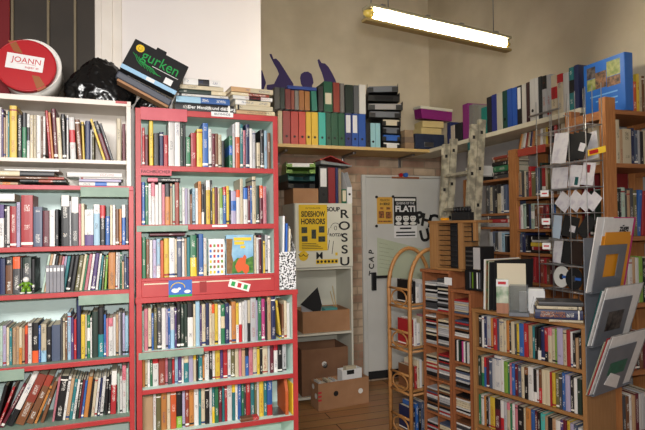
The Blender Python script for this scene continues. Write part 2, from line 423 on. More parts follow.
def book_mesh(w, h, d):
    """spine faces -y at y=0, thickness along x, stands on z=0"""
    mb = MB(); t = min(0.0022, w * 0.16); e = 0.0025; rs = min(w * 0.22, 0.004)
    x0, x1 = -w / 2, w / 2
    prof = [(x0, d), (x0, rs), (x0 + rs * 0.4, rs * 0.3), (x0 + w * 0.3, 0), (x1 - w * 0.3, 0), (x1 - rs * 0.4, rs * 0.3), (x1, rs), (x1, d)]
    inn = [(x1 - t, d), (x1 - t, rs + t), (x0 + t, rs + t), (x0 + t, d)]
    bm = mb.bm
    lo = [bm.verts.new((x, y, 0)) for x, y in prof]; hi = [bm.verts.new((x, y, h)) for x, y in prof]
    li = [bm.verts.new((x, y, 0)) for x, y in inn]; hi2 = [bm.verts.new((x, y, h)) for x, y in inn]
    n = len(prof)
    for i in range(n - 1): bm.faces.new((lo[i], lo[i + 1], hi[i + 1], hi[i]))
    for i in range(3): bm.faces.new((li[i], li[i + 1], hi2[i + 1], hi2[i]))
    bm.faces.new((lo[n - 1], li[0], hi2[0], hi[n - 1])); bm.faces.new((li[3], lo[0], hi[0], hi2[3]))
    for A, B in ((lo, li), (hi, hi2)):
        bm.faces.new((A[0], A[1], B[2], B[3])); bm.faces.new((A[1], A[2], A[3], A[4], A[5], A[6], B[1], B[2])); bm.faces.new((A[6], A[7], B[0], B[1]))
    mb.box(x0 + t, x1 - t, rs + t, d - 0.003, e, h - e, mi=1)
    return mb
def add_book(name, fr, u, v, z, w, h, d, codes, tilt, label, group, cat='book', dyaw=0.0):
    o = book_mesh(w, h, d).build(name, ['cover', 'pages'])
    paint(o, codes)
    o.location = fr.pt(u, v, z + abs(math.sin(tilt)) * w / 2)
    o.rotation_euler = (0, tilt, fr.yaw + dyaw)
    return tag(o, label, cat, group)

def look(w, h, tilt, codes):
    t = ('thick ' if w > 0.033 else 'slim ' if w < 0.0135 else '') + ('tall ' if h > 0.235 else 'short ' if h < 0.155 else '')
    c = PAL[codes[0]][1]
    if len(codes) > 1: c += ' and ' + PAL[codes[1]][1]
    return t + ('leaning ' if abs(tilt) > 0.12 else '') + c

def row(fr, spec, yref, shelf, v=0.012, depth=0.17, ztop=None, z=None, name='book', zmax=None, kind='book', xend=None, umin=None, vref=0.0):
    """spec tokens: @x jump to pixel column, else <colours><width>/<height>[+-tilt]; sizes read off the photo at the shelf's front"""
    n = 0; prev = None; out = []
    segs = []                                   # [start pixel, [tokens]]; a segment never runs past the next one
    for tk in spec.split():
        if tk[0] == '@': segs.append([float(tk[1:]), []]); continue
        i = 0
        while not (tk[i].isdigit() or tk[i] == '.'): i += 1
        codes, rest = tk[:i], tk[i:]
        wpx, hh = rest.split('/')
        tl = 0.0
        for s_ in '+-':
            if s_ in hh:
                hh, tv = hh.split(s_); tl = float(tv) * (1 if s_ == '+' else -1)
        segs[-1][1].append((codes, float(wpx), float(hh), tl))
    if xend:                                    # the inner face of the upright, seen at the books' depth
        ue = fr.u(xend, yref, vref) - 0.002
        a_, b_ = xend - 40, xend + 40
        for _ in range(30):
            c_ = (a_ + b_) / 2
            if fr.u(c_, yref, v) < ue: a_ = c_
            else: b_ = c_
        xend = a_
    def plan(f):
        """lay the row out so that leaning books get the room their lean needs; f eases every lean"""
        res = []; pend = None; worst = 1.0
        for si, (x, its) in enumerate(segs):
            lim = segs[si + 1][0] if si + 1 < len(segs) else xend
            M_ = []                              # u start, per item: needed gap, width, height, tan
            ua = fr.u(x, yref, v)
            xx = x; pt, ph = (pend[1], pend[2]) if pend else (0.0, 0.0)
            for q, (codes, wpx, hpx, tl) in enumerate(its):
                w_ = fr.u(xx + wpx, yref, v) - fr.u(xx, yref, v)
                t_ = math.tan(R(tl * f)); hh = (fr.z(xx, yref - hpx, v) - fr.z(xx, yref, v))
                c_ = math.cos(math.atan(t_)); hh = hh / max(.75, c_)
                if zmax: hh = min(hh, (zmax - z - .005 - w_ * abs(t_) * c_ * c_) / c_)
                gap = max(0.0, min(hh * c_, ph) * (pt - t_)) if (pend or q) else max(0.0, -hh * c_ * t_) * 0
                M_.append([gap, w_, hh, t_, codes]); pt, ph = t_, hh * c_; xx += wpx
            if pend: ua = max(ua, pend[0] + M_[0][0])
            elif umin is not None: ua = max(ua, umin)
            g_tot = sum(m_[0] for m_ in M_[1:]); w_tot = sum(m_[1] for m_ in M_)
            k = 1.0
            if lim:
                endgap = max(0.0, ph * pt) if si + 1 == len(segs) else 0.0
                room = fr.u(lim, yref, v) - ua - g_tot - endgap
                k = min(1.0, room / w_tot); worst = min(worst, k)
            for q, (gap, w_, hh, t_, codes) in enumerate(M_):
                if q: ua += gap
                w2 = max(.003, w_ * k); res.append((ua, w2, hh, t_, codes)); ua += w2
            pend = (ua, pt, ph)
        return res, worst
    for f in (1.0, .85, .7, .55, .4, .2, 0.0):
        res, worst = plan(f)
        if worst > 0.72: break
    for ua, w_, h, tt, codes in res:
        tl_ = math.atan(tt)
        w = max(0.003, w_ * math.cos(tl_) - 0.0009)
        n += 1
        sp = look(w, h, tl_, codes)
        # thin spines are booklets, small ones pocket paperbacks, the others books
        knd = kind if kind != 'book' else 'booklet' if w < 0.0128 else 'paperback' if h < 0.185 else 'book'
        lab = '%s %s, %s from left, %s' % (sp.replace('slim ', '').replace('short ', '') if knd != 'book' else sp, knd, nth(n), shelf)
        o = add_book(knd.replace(' ', '_') if name == 'book' else name, fr, ua + w_ / 2 + math.copysign(w_ * math.sin(tl_) ** 2 / 2, tl_), v + random.uniform(0, 0.006), z + 0.0008, w, h, depth * random.uniform(0.9, 1.0), codes, tl_, lab, knd + 's, ' + shelf, cat=knd)
        out.append(o)
    return out
def flat(fr, u0, u1, v, z, th, d, codes, label, group, dyaw=0.0, name='book', cat='book'):
    """a book lying flat, spine to the front"""
    wd = u1 - u0
    o = book_mesh(th, wd, d).build(name, ['cover', 'pages']); paint(o, codes)
    # thickness axis -> z, height axis -> u : rotate about y by 90 degrees
    o.rotation_euler = (0, PI / 2, fr.yaw + dyaw)
    c, s_ = math.cos(dyaw), math.sin(dyaw)
    o.location = fr.pt(u0, v, z + th / 2 + 0.0008)
    return tag(o, label, cat, group)

# ================================================================== RED BOOKCASE
def part(mb, name, mt, root, label=None):
    o = mb.build(name, mt, root)
    if label: o['label'] = label
    return o
rb = thing('bookcase', 'red painted bookcase with mint green inside and a wide lower half, under the book stacks', 'bookcase', LF.o, (0, 0, LF.yaw))
uL, uR, uRl = LF.u(135.8, 200), LF.u(278.2, 200), LF.u(297.6, 360)
zt = LF.z(206, 112); zled = LF.z(206, 294.5); D = 0.25
zA, zB, zC = LF.z(206, 167), LF.z(206, 224.3), LF.z(206, 276)
zD, zE = LF.z(206, 347), LF.z(206, 383.5)
zF = LF.z(206, 428) 
PT = 0.024
def upright(root, u0, u1, z0, z1, d, inner, face, v0=0.0):
    o = part(MB().box(u0, u1, v0 + 0.006, v0 + d, z0, z1, 0.0015), 'upright', inner, root)
    part(MB().box(u0 - 0.0005, u1 + 0.0005, v0 - 0.003, v0 + 0.0062, z0, z1, 0.0015), 'face_strip', face, o)
def shelf(root, u0, u1, z, d, th, inner, face, v0=0.0, name='shelf'):
    o = part(MB().box(u0, u1, v0 + 0.006, v0 + d, z - th, z, 0.0015), name, inner, root)
    part(MB().box(u0, u1, v0 - 0.002, v0 + 0.0062, z - th - 0.001, z + 0.0005, 0.0015), 'edge_strip', face, o)
    return o
upright(rb, uL, uL + PT, zled, zt, D, 'mint', 'red_paint')
upright(rb, uR - PT, uR, zled, zt, D, 'mint', 'red_paint')
upright(rb, uL, uL + PT, 0.0, zled - 0.024, D, 'mint', 'red_paint')
upright(rb, uRl - PT, uRl, 0.0, zled - 0.024, D, 'mint', 'red_paint')
part(MB().box(uL, uR, D, D + 0.006, zled, zt), 'back_panel', 'mint', rb)
part(MB().box(uL, uRl, D, D + 0.006, 0.06, zled - 0.02), 'back_panel', 'mint', rb)
shelf(rb, uL + PT, uR - PT, zt, D, 0.027, 'mint', 'red_paint', name='top_board')
for z_ in (zA, zB): shelf(rb, uL + PT, uR - PT, z_, D, 0.024, 'mint', 'red_paint')
shelf(rb, uL + PT, uR - PT, zC, D, 0.012, 'mint', 'red_paint')
shelf(rb, uL - 0.004, uRl + 0.006, zled, D, 0.024, 'mint', 'red_paint', name='ledge')
for z_ in (zD, zE): shelf(rb, uL + PT, uRl - PT, z_, D, 0.02, 'mint', 'red_paint')
shelf(rb, uL + PT, uRl - PT, zF, D, 0.022, 'mint', 'red_paint')
shelf(rb, uL + PT, uRl - PT, 0.08, D, 0.022, 'mint', 'red_paint')
dr = part(MB().box(uL + PT, uR - PT, -0.001, 0.016, zled + 0.001, zC - 0.013, 0.002), 'drawer_front', 'red_paint', rb)
# worn pale line along the top of the drawer front
part(MB().box(uL + PT + 0.01, uR - PT - 0.02, -0.0025, -0.0012, zC - 0.03, zC - 0.024, 0.0005), 'worn_edge', 'offwhite', dr)
def sticker(px0, py0, px1, py1, mt, root, name, label, rot=0.0, v=-0.0028):
    a, b = LF.hit(px0, py0), LF.hit(px1, py1)
    cx, cz = (a[0] + b[0]) / 2, (a[1] + b[1]) / 2; wd, ht = b[0] - a[0], a[1] - b[1]
    o = MB().box(-wd / 2, wd / 2, v, v + 0.0012, -ht / 2, ht / 2).build(name, mt, root, (cx, 0, cz), (0, rot, 0))
    o['label'] = label; return o, wd, ht
st, wd, ht = sticker(168.5, 280.5, 192, 296, 'blue', dr, 'sticker', 'blue picture sticker with a white animal and a rainbow')
h_ = MB()
for k, (cx, cz, rx, rz) in enumerate(((-0.22, -0.12, 0.16, 0.13), (-0.05, -0.02, 0.07, 0.08), (0.3, -0.2, 0.14, 0.1))):
    h_.prism([(wd * (cx + rx * math.cos(a * PI / 8)), ht * (cz + rz * math.sin(a * PI / 8))) for a in range(16)], -0.0036, -0.0028)
h_.build('printed_animal', 'white_plastic', st)
MB().tube([(wd * (-0.1 - 0.3 * math.cos(a * PI / 8)), -0.003, ht * (0.02 + 0.33 * math.sin(a * PI / 8))) for a in range(9)], 0.0022, 6).build('printed_rainbow', 'yellow', st)
MB().box(-wd * 0.5, wd * 0.5, -0.0034, -0.0028, -ht * 0.5, -ht * 0.36).build('printed_ground', 'grnink', st)
sticker(199.5, 281.5, 206.5, 292, mat('dark_red_sticker', (142, 24, 26), 0.5), dr, 'sticker', 'dark red blank sticker')
s3, wd, ht = sticker(228.5, 282, 250, 288.5, 'white_plastic', dr, 'sticker', 'tilted white strip sticker with three small marks', R(17))
for k in (-1, 0, 1):
    o = MB().box(wd * (k * 0.3 - 0.09), wd * (k * 0.3 + 0.09), -0.0036, -0.0028, -ht * 0.3, ht * 0.3, 0.0003).build('printed_mark', 'redink' if k == 0 else 'grnink', s3)
# sage green and pink label strips fixed over shelf fronts
def strip(px0, px1, y0, y1, mt, root, name, label, v=-0.006, fr=LF):
    xm = (px0 + px1) / 2
    o = MB().box(fr.u(px0, y0), fr.u(px1, y0), v, v + 0.0045, fr.z(xm, y1), fr.z(xm, y0), 0.001).build(name, mt, root); o['label'] = label; return o
p1 = strip(140.5, 187, 108.5, 121, 'pink_paint', rb, 'label_board', 'pink board under the top front edge', -0.008)
p2 = strip(139.5, 171.5, 168.5, 175.5, 'pink_paint', rb, 'label_board', 'pink label board with handwritten capitals')
text('lettering', 'FACHBÜCHER', 0.021, 'blackink', p2, ((LF.u(139.5, 170) + LF.u(171.5, 170)) / 2, -0.0065, (LF.z(155, 168.5) + LF.z(155, 175.5)) / 2))
strip(136.5, 188, 225.5, 231.5, 'sage', rb, 'label_board', 'sage green board under the second shelf')
strip(138.5, 203.5, 350.2, 357, 'sage', rb, 'label_board', 'sage green board under the third shelf')
p3 = strip(211, 233, 112.3, 117, 'paper', rb, 'label_strip', 'white paper label on the top edge')
text('lettering', 'BILDBÄNDE', 0.015, 'blackink', p3, ((LF.u(211, 115) + LF.u(233, 115)) / 2, -0.0065, (LF.z(222, 112.3) + LF.z(222, 117)) / 2))
strip(212, 227, 224.8, 227, 'paper', rb, 'label_strip', 'narrow white paper label on the second shelf edge')

TB = zt - 0.03
rowA = '@139.9 w2/42 @142.3 r2.6/38 m3.6/31 @149.3 y4.2/45 @154 k6/33 n4.6/34 r5/31 @168.5 w6.3/46-6 w6/46-6 G3/45-6 k2.6/42-5 g5/30-4 r6/34-6 y6/38-5 b6/44-5 w3.4/38-5 m3.6/34-5 h3/34-5 c3.6/33-4 @222 k3/27 @229.3 gb3.6/32-9 e2.6/44-9 @235.8 Ow4.6/46 t3/44 p2.6/38 n4/44 w3/40 e3/38 @256.8 c4/26 k4/39 l3.2/38 @267.5 h5/36'
row(LF, rowA, 168, "red bookcase's top shelf", xend=272, z=zA, zmax=TB, umin=uL + PT + .0015)
rowB = '@140.4 b4/43 g3.6/42 w3.3/41 wp4/42 w4/40 w3.6/42 p3.6/40 ok5.6/41 a2.6/41 f2.6/40 R5/42 f3/37 w3/37 v3/36 e2.6/36 h2.6/30 l3.4/36 w3/36 @198.4 o5.2/43 kw4/40 k3/38 @206.3 yw5/44 k2.2/44 y2.6/36 m3.6/37 c2.2/36 if3.6/36 br4/37 y3.2/38 k2/34 vb6/33 wO4.4/34 c3.6/45 wb5/36 m3/38 b2/38 c4.4/47 G4/38 mO4/38 p4/37'
row(LF, rowB, 225, "red bookcase's second shelf", xend=268, z=zB, zmax=zA - 0.028, umin=uL + PT + .0015)
rowC = '@139.6 g4.6/41 h3.6/39 w3.4/38 v4/38 lw4.2/39 O3.6/37 @164 y5.2/39 w6/39 c2/38 s5/40 w2.6/38 a2.2/38 t3.4/39 gy6.6/41 d2/38 b4.8/42 wc3.4/38'
row(LF, rowC, 276, "red bookcase's third shelf", xend=208.3, z=zC, zmax=zB - 0.035, umin=uL + PT + .0015)
rowC2 = '@254.6 c2.6/38 w3/36 m3.8/38 d1.8/40 y2.6/32 e3.6/38 w3.4/37'
E1 = row(LF, rowC2, 276, "third shelf right of forest comic", xend=272, z=zC, zmax=zB - 0.03)
# two covers face out on the third shelf
def faceout(px0, px1, y0, y1, nm, label, v=0.004, th=0.008, base='paper'):
    a, b = LF.hit(px0, y0, v), LF.hit(px1, y1, v); h = a[1] - zC - 0.001
    r = thing(nm, label, 'comic', LF.pt((a[0] + b[0]) / 2, v + .004, zC + .001), (0, 0, LF.yaw), 'comics facing out')
    wd = b[0] - a[0]
    MB().box(-wd / 2, wd / 2, 0, th, 0, h, 0.001).build('cover', base, r)
    return r, wd, h
cm, wd, ht = faceout(208.6, 225, 239, 276, 'comic_album', 'white comic with rows of small coloured pictures, facing out on red bookcase')
g = MB()
for i in range(4):
    for j in range(6):
        x0 = -wd / 2 + wd * (0.06 + i * 0.235); z0 = ht * (0.05 + j * 0.145)
        g.box(x0, x0 + wd * 0.13, -0.0012, -0.0002, z0, z0 + ht * 0.075, 0, random.randrange(5))
g.build('printed_pictures', ['yellow', 'redink', 'blue', 'lime_plastic', 'tape'], cm)
cm, wd, ht = faceout(226, 253.8, 235, 276, 'comic_album', 'large comic with a forest picture and yellow title, facing out on red bookcase', v=0.002, base=noisy('comic_sky', (110, 160, 196), (150, 192, 214), 18, 0.4))
def blob(n, cx, cz, rx, rz, y, jit=0.18):
    return [(cx + rx * math.cos(2 * PI * k / n) * random.uniform(1 - jit, 1 + jit), cz + rz * math.sin(2 * PI * k / n) * random.uniform(1 - jit, 1 + jit)) for k in range(n)]
MB().prism([(-wd * .49, 0.004), (-wd * .49, ht * .9), (-wd * .26, ht * .9), (-wd * .3, ht * .5), (-wd * .2, ht * .22), (-wd * .3, 0.004)], -0.0012, -0.0002).build('printed_trunk', noisy('bark', (110, 78, 44), (136, 104, 60), 60), cm)
MB().prism([(-wd * .3, 0.004), (-wd * .26, ht * .3), (-wd * .08, ht * .42), (wd * .2, ht * .38), (wd * .49, ht * .45), (wd * .49, 0.004)], -0.0014, -0.0002).build('printed_foliage', noisy('leafage', (38, 92, 40), (92, 136, 50), 50), cm)
f = MB()
for cx, cz, rx, rz in ((-.04, .2, .12, .17), (.12, .26, .1, .16), (.2, .14, .13, .12), (.05, .36, .06, .07), (.18, .42, .06, .06)):
    f.prism(blob(12, wd * cx, ht * cz, wd * rx, ht * rz, 0), -0.0018 - cx * 0.0006, -0.0012)
f.build('printed_figures', mat('printed_orange_red', (206, 86, 34), 0.5), cm)
f = MB(); f.box(-wd * .22, wd * .42, -0.0016, -0.0006, ht * .85, ht * .93, 0.0003); f.box(-wd * .2, wd * .16, -0.0016, -0.0006, ht * .75, ht * .83, 0.0003); f.box(wd * .02, wd * .2, -0.0016, -0.0006, ht * .66, ht * .72, 0.0003)
f.build('printed_title', 'yellow', cm)
# lower half
rowD = '@141.3 f2.4/40 p4.6/42 c4/42 b2.6/37 z4/41 d5/42 w5/41 v2.4/40 b2.6/40 wl5/41 u2.4/40 k4.6/44 G3.8/43 G4/43 wk6.6/43 c2.6/42 l5/45 u2.2/40 c4.4/41 n4/42 c3/41 cO3.4/40 y3.8/40 w3.2/39 gc4.6/39 n4.8/40 w2.6/37 o5.2/41 yw3.4/39 wr3.6/39 w2.6/40 e3.6/41 ck3/41 e6.6/44 v2/40 g4.2/43 P4/41 k2.4/38 a4.4/45 n5/46 y2.6/38-6 h2.4/34 c3.2/37 w3.4/35'
row(LF, rowD, 346, "red bookcase's fourth shelf", xend=292.3, z=zD, v=0.03, zmax=zled - 0.03, umin=uL + PT + .0015)
rowE = '@141 o3/27 c2.4/27 w2.6/27 g2.6/27 wr6/29 R6.8/28 p2.6/28 d4.4/29 r2.6/28 l3.4/28 u3.6/28 w2.2/28 tc5/29 v4.6/28 cy3/28 k2.2/28 t4.2/28 o2/25 w4.6/32 k3.4/31 w2.8/30 y5/32 u3/30 r4.6/31 w3.2/31 z4/30 c4/30 p3/30 a3.6/30 bk3.6/30 p4.2/30 c4/29 y3/29 k2.6/28 c5.4/28 e2.4/28 m3.8/31 wr4/30 k4.6/30 e4/30'
row(LF, rowE, 384, "red bookcase's fifth shelf", xend=290, z=zE, v=0.05, zmax=zD - 0.026, umin=uL + PT + .0015)
rowF = '@141.6 a11/36 w3/37 z5/37 o6/37 c3.6/36 O6/38 ki6/38 v3/36 R4/37 o5/38 w4.8/38 t2.4/38 c4/37 k4.4/37 w2.8/36 ty2.6/36 g4/36 m3.6/35 t2.6/34 r2.6/35 w5/36 ty3/36 w2.6/35 b3.8/37 g2.6/37 d2/35 r4.6/37 t4/37 z2.4/36 w2.4/37 y4.6/37 t3.4/38 br5.4/37'
row(LF, rowF, 426, "red bookcase's sixth shelf", xend=275.5, z=zF, v=0.045, zmax=zE - 0.026, umin=uL + PT + .0015)
be = thing('bookend', 'rust orange curved wooden bookend on sixth shelf of red bookcase', 'bookend', LF.pt(LF.u(287.2, 420, .02), 0.02, zF + .001), (0, 0, LF.yaw))
prof = [(0, 0), (0.16, 0), (0.16, 0.14)] + [(0.16 - 0.16 * math.sin(a * PI / 16) * 0.9, 0.14 + 0.05 * math.sin(a * PI / 8)) for a in range(1, 8)] + [(0.0, 0.12)]
bm_ = MB(); bm_.prism([(y, z) for y, z in prof], -0.008, 0.008)
bm_.bm.transform(Matrix.Rotation(PI / 2, 4, 'Z'))
bm_.build('panel', noisy('rust_wood', (180, 84, 40), (196, 98, 52), 8, 0.5), be)
MB().box(-0.07, 0.0, 0.01, 0.13, 0.0005, 0.003).build('foot_plate', 'steel', be)
flat(LF, LF.u(241, 424, .0), LF.u(259, 424, .0), 0.002, zF + 0.001, 0.018, 0.04, 'hr', 'small flat brown and red booklet at the front edge of sixth shelf of red bookcase', 'flat booklets')
yp = MB().box(uRl - PT - 0.007, uRl - PT - 0.001, 0.004, 0.16, zF + 0.002, LF.z(293, 384), 0.001).build('picture_board', ['yellow'], None, LF.o, (0, 0, LF.yaw))
tag(yp, 'thin yellow board standing against right side of red bookcase beside rust bookend', 'board')
flat(LF, LF.u(148, 180), LF.u(181, 178), 0.03, zB + (LF.z(160, 181.5) - zB), 0.02, 0.16, 'kp', 'flat black and pink book lying on the standing books, second shelf of red bookcase', 'flat books on rows')
flat(LF, LF.u(150, 234), LF.u(186, 234), 0.03, LF.z(170, 236.0), 0.014, 0.16, 'm', 'flat maroon book lying on the standing books, third shelf of red bookcase', 'flat books on rows')

# ================================================================== LEFT BOOKCASE: white box on a red framed case
u0 = LF.u(-22, 150); uw = LF.u(131, 130); ui = LF.u(126.3, 130)
zw_t, zw_s, zw_b = LF.z(65, 97.3), LF.z(65, 158.8), LF.z(65, 185.4)
wb = thing('shelf_box', 'cream painted two-tier shelf box standing on the red framed left bookcase', 'shelf', LF.o, (0, 0, LF.yaw))
part(MB().box(u0, uw, 0, 0.24, zw_t - 0.024, zw_t, 0.002), 'top_board', 'cream_paint', wb)
part(MB().box(ui, uw, 0, 0.24, zw_b, zw_t - 0.024, 0.002), 'upright', 'cream_paint', wb)
part(MB().box(u0, u0 + 0.02, 0, 0.24, zw_b, zw_t - 0.024, 0.002), 'upright', 'cream_paint', wb)
part(MB().box(u0 + 0.02, ui, 0.002, 0.236, zw_s - 0.018, zw_s, 0.002), 'shelf', 'cream_paint', wb)
part(MB().box(u0 + 0.02, ui, 0.236, 0.24, zw_b, zw_t - 0.024), 'back_panel', 'cream_paint', wb)
o = part(MB().box(LF.u(115.5, 101), LF.u(127, 101), -0.003, 0.002, LF.z(120, 103.5), LF.z(120, 101.2), 0.0005), 'label_strip', 'red_paint', wb, 'red tape with faint lettering')
lb = thing('bookcase', 'red framed left bookcase with pale mint back, below the cream shelf box', 'bookcase', LF.o, (0, 0, LF.yaw))
ur = LF.u(134, 300); uri = LF.u(129.3, 300)
z2, z3, z4, z5 = LF.z(65, 246.3), LF.z(65, 292.6), LF.z(65, 363), LF.z(65, 425)
upright(lb, uri, ur, 0, zw_b - 0.02, D, 'sage', 'red_paint')
upright(lb, u0, u0 + 0.022, 0, zw_b - 0.02, D, 'sage', 'red_paint')
shelf(lb, u0, ur, zw_b - 0.0005, D, 0.018, 'mint', 'pink_paint', name='top_board')
M['mint_back'] = noisy('pale_mint_back', (214, 233, 230), (222, 240, 237), 3, 0.6)
part(MB().box(u0, ur, D, D + 0.006, 0.05, zw_b - 0.02), 'back_panel', 'mint_back', lb)
M['sagetop'] = M['sage']
for z_ in (z2, z3, z4, z5, 0.08): shelf(lb, u0 + 0.022, uri, z_, D, 0.02, 'sage', 'red_paint')
strip(80.5, 129, 187.3, 197, 'sage', lb, 'label_board', 'sage green board under the top edge', -0.006)
strip(78.5, 129, 294.5, 304, 'sage', lb, 'label_board', 'sage green board under the second shelf')
strip(-12, 24.5, 370, 381, 'sage', lb, 'label_board', 'sage green board under the third shelf at left')

TBw = zw_t - 0.026
r1 = '@-6 w4/48 w4/50 u2/48 a2.4/40 c2.2/47 t1.8/46 y8.2/52 k5.4/43 gk5/45 wk3.4/44 c4/43 c3/43 w5.2/43 h2/42 w2.8/42 r3/48-4 o2.6/46-4 m4.6/50-3 c4.6/41-3 @62.5 k4/45-2 w2/44 @69 wr6.4/42-2 h5.4/40-4 y2.6/38-2 @85 n5.4/39 e1.8/30 z1.8/26 @103.3 y2.6/40-17 mk5/38-17 d3/36-17 @116.6 c4.8/42 @122.3 m3.6/37'
row(LF, r1, 159, "cream shelf box's upper tier", xend=126, z=zw_s, zmax=TBw, depth=0.15)
zf = zw_b
def pile(fr, items, z0, labfmt, group, v=0.02, name='book', cat='book'):
    z = z0
    for k, (pa, pb, yr, th, d, codes, lab) in enumerate(items):
        flat(fr, fr.u(pa, yr, v), fr.u(pb, yr, v), v + 0.002 * k, z, th, d, codes, lab, group, name=name, cat=cat); z += th + 0.0014
    return z
pile(LF, [(-8, 18, 180, 0.012, 0.19, 'ao', 'flat tan book at bottom left of the lying books in cream shelf box'),], zf, '', 'lying books in cream shelf box')
z_ = pile(LF, [(20, 66, 180, 0.012, 0.17, 'kR', 'flat black and rust book lowest in left pile inside cream shelf box'),
          (-10, 64, 178, 0.012, 0.18, 'hR', 'flat brown and rust book second in left pile inside cream shelf box'),
          (-10, 54, 172, 0.022, 0.19, 'kc', 'large flat black book in left pile inside cream shelf box'),
          (4, 59, 164, 0.008, 0.17, 'w', 'thin white magazine on top of left pile inside cream shelf box')], zf + 0.013, '', 'lying books in cream shelf box')
z_ = pile(LF, [(79, 118.5, 184, 0.018, 0.17, 'wb', 'flat white and blue brochure lowest in right pile inside cream shelf box'),
          (79, 121, 180, 0.012, 0.18, 'v', 'flat lilac brochure in right pile inside cream shelf box'),
          (79, 123, 178, 0.006, 0.18, 'w', 'thin flat white brochure in right pile inside cream shelf box'),
          (67, 122, 172, 0.024, 0.18, 'w', 'thick white paper block on top of right pile inside cream shelf box')], zf, '', 'lying books in cream shelf box')

r2 = '@-8 w6/44 wu6/43 k2.6/41 w3/41 r6.6/41 v4/45 @20.8 r12.2/52 s9.4/40 m6.8/36 w5.8/36 k3.6/37 @61 kw8.6/51 e2/45 @71.2 dw7.4/49 p2.4/42 c3.6/42 wu9/36 lw6.4/41 kr5.4/40 b4.6/29 c2.6/40 w3/40 h3.6/36 o2.6/36 bw4/40 d2.6/40'
row(LF, r2, 247, "left bookcase's first shelf", xend=129, z=z2, zmax=zw_b - 0.022)
flat(LF, LF.u(-10, 198, .012), LF.u(14.5, 198, .012), 0.012, LF.z(5, 202.0, .012) + .002, 0.034, 0.15, 'w', 'thick white book lying on the upright books at far left of left bookcase', 'flat books on rows')
r3 = '@-7 n6/36 n6/36 hk7.4/37 dO7.6/37 k2.4/36 Gd9/36 k3.4/34 @41 f3/38+18 a3.6/38+18 w3/38+17 k4/36+16 h4/36+16 p3/35+16 v3/35+16 t4/35+16 k5/35+15 k5.4/35+15 z5.6/35+15 c3.4/36+15 g2.4/35+15 p4/36+15 w3.2/36+14 u5/37+13 w3/36+12 t2.6/34+10 z2.4/33+8 i2.6/34+6 @106.4 o9.6/42+1 w3/38+2 e2.6/40+2 g2.2/39 @122 a2.6/27 s3/33 n2/30'
row(LF, r3, 293, "left bookcase's second shelf", xend=129, z=z3, v=0.04, zmax=z2 - 0.03)
for k in range(5):
    ua, ub_ = LF.u(45.6 + k * 3.7, 294, 0.006), LF.u(49.2 + k * 3.7, 294, 0.006)
    g = thing('magazine_file', 'slim grey slipcase, %s from left of five in front of the leaning books, left bookcase' % nth(k + 1), 'slipcase', LF.pt((ua + ub_) / 2, 0.009, z3 + .001), (0, 0, LF.yaw), 'grey slipcases on left bookcase')
    wd = ub_ - ua - 0.0006
    MB().box(-wd / 2, wd / 2, 0, 0.026, 0, 0.122, 0.0015).build('case', noisy('grey_card_%d' % k, (128, 128, 134), (138, 138, 144), 20), g)
    MB().box(-wd / 2 + 0.002, wd / 2 - 0.002, -0.0008, 0.0002, 0.095, 0.11).build('label_patch', 'paper', g)
tf = thing('toy_figure', 'small green and white toy figure standing before dark books, left bookcase', 'toy', LF.pt(LF.u(25.5, 295, .012), 0.027, z3 + .003), (0, 0, LF.yaw))
t_ = MB()
for sx in (-1, 1): t_.cyl((sx * 0.013, 0, 0.0), (sx * 0.008, 0, 0.028), 0.009, 0.008, 10)
t_.cyl((0, 0, 0.024), (0, 0, 0.05), 0.012, 0.009, 12)
for sx in (-1, 1): t_.cyl((sx * 0.008, 0, 0.046), (sx * 0.028, -0.002, 0.034), 0.0055, 0.0045, 8)
t_.build('body', 'lime_plastic', tf)
s_ = bmesh.new(); bmesh.ops.create_uvsphere(s_, u_segments=14, v_segments=10, radius=0.013)
t2 = MB(); t2._merge(s_, 0, Matrix.Translation((0, 0, 0.06))); 
for sx in (-1, 1): t2.cyl((sx * 0.026, -0.003, 0.03), (sx * 0.034, -0.004, 0.03), 0.007, seg=8); t2.cyl((sx * 0.014, -0.006, 0), (sx * 0.014, -0.006, 0.006), 0.01, seg=10)
t2.build('head', 'white_plastic', tf)

r4 = '@-8 h4/36 g4/40 f3.4/40 v4/40 c3.2/38 t3.2/37 a4/37 a3.4/38 co3.4/37 a3/36 rO3.2/38 w4.4/40 kO7.2/40 b2.4/37 cl6/38 k5.6/35 s9.6/36 d2.6/42 c2.6/42 h2.4/42 l4/47 u3/42 r3/40 @76.6 n4.6/61 y4.4/44 c2/44 gw3.4/43 w1.8/40 @92 G6.6/46 kt6/50 b2.4/42 p2.4/38 wp5/38 w3/39 a2.8/41 e2.2/43 d2/43 v2.6/42 l3.6/39'
row(LF, r4, 362, "left bookcase's third shelf", xend=129, z=z4, v=0.05, zmax=z3 - 0.03)
r5 = '@-8 k4/42+14 r3/40+20 m4/42+27 @5 wk7/54+25 Rh10.4/48+24 hR8/46+23 o3/36+22 h4/40+18 @50 p3/44+8 k9.6/44+8 w3.4/43+8 a4.4/41+8 t4/40+8 w3.2/39+8 G3/38+7 m3/38+7 b3/37+7 o5.6/40+7 k2.6/38+7 c4/39+6 w3/38+6 n2.6/38+5 w4/39+5 k3.4/38+3 k2.6/40+2 @110.2 rw6.6/43+2 f2.8/40 w2.8/37 @122.4 wp4.2/48 f2/44'
row(LF, r5, 424, "left bookcase's fourth shelf", xend=129, z=z5, v=0.06, zmax=z4 - 0.03)

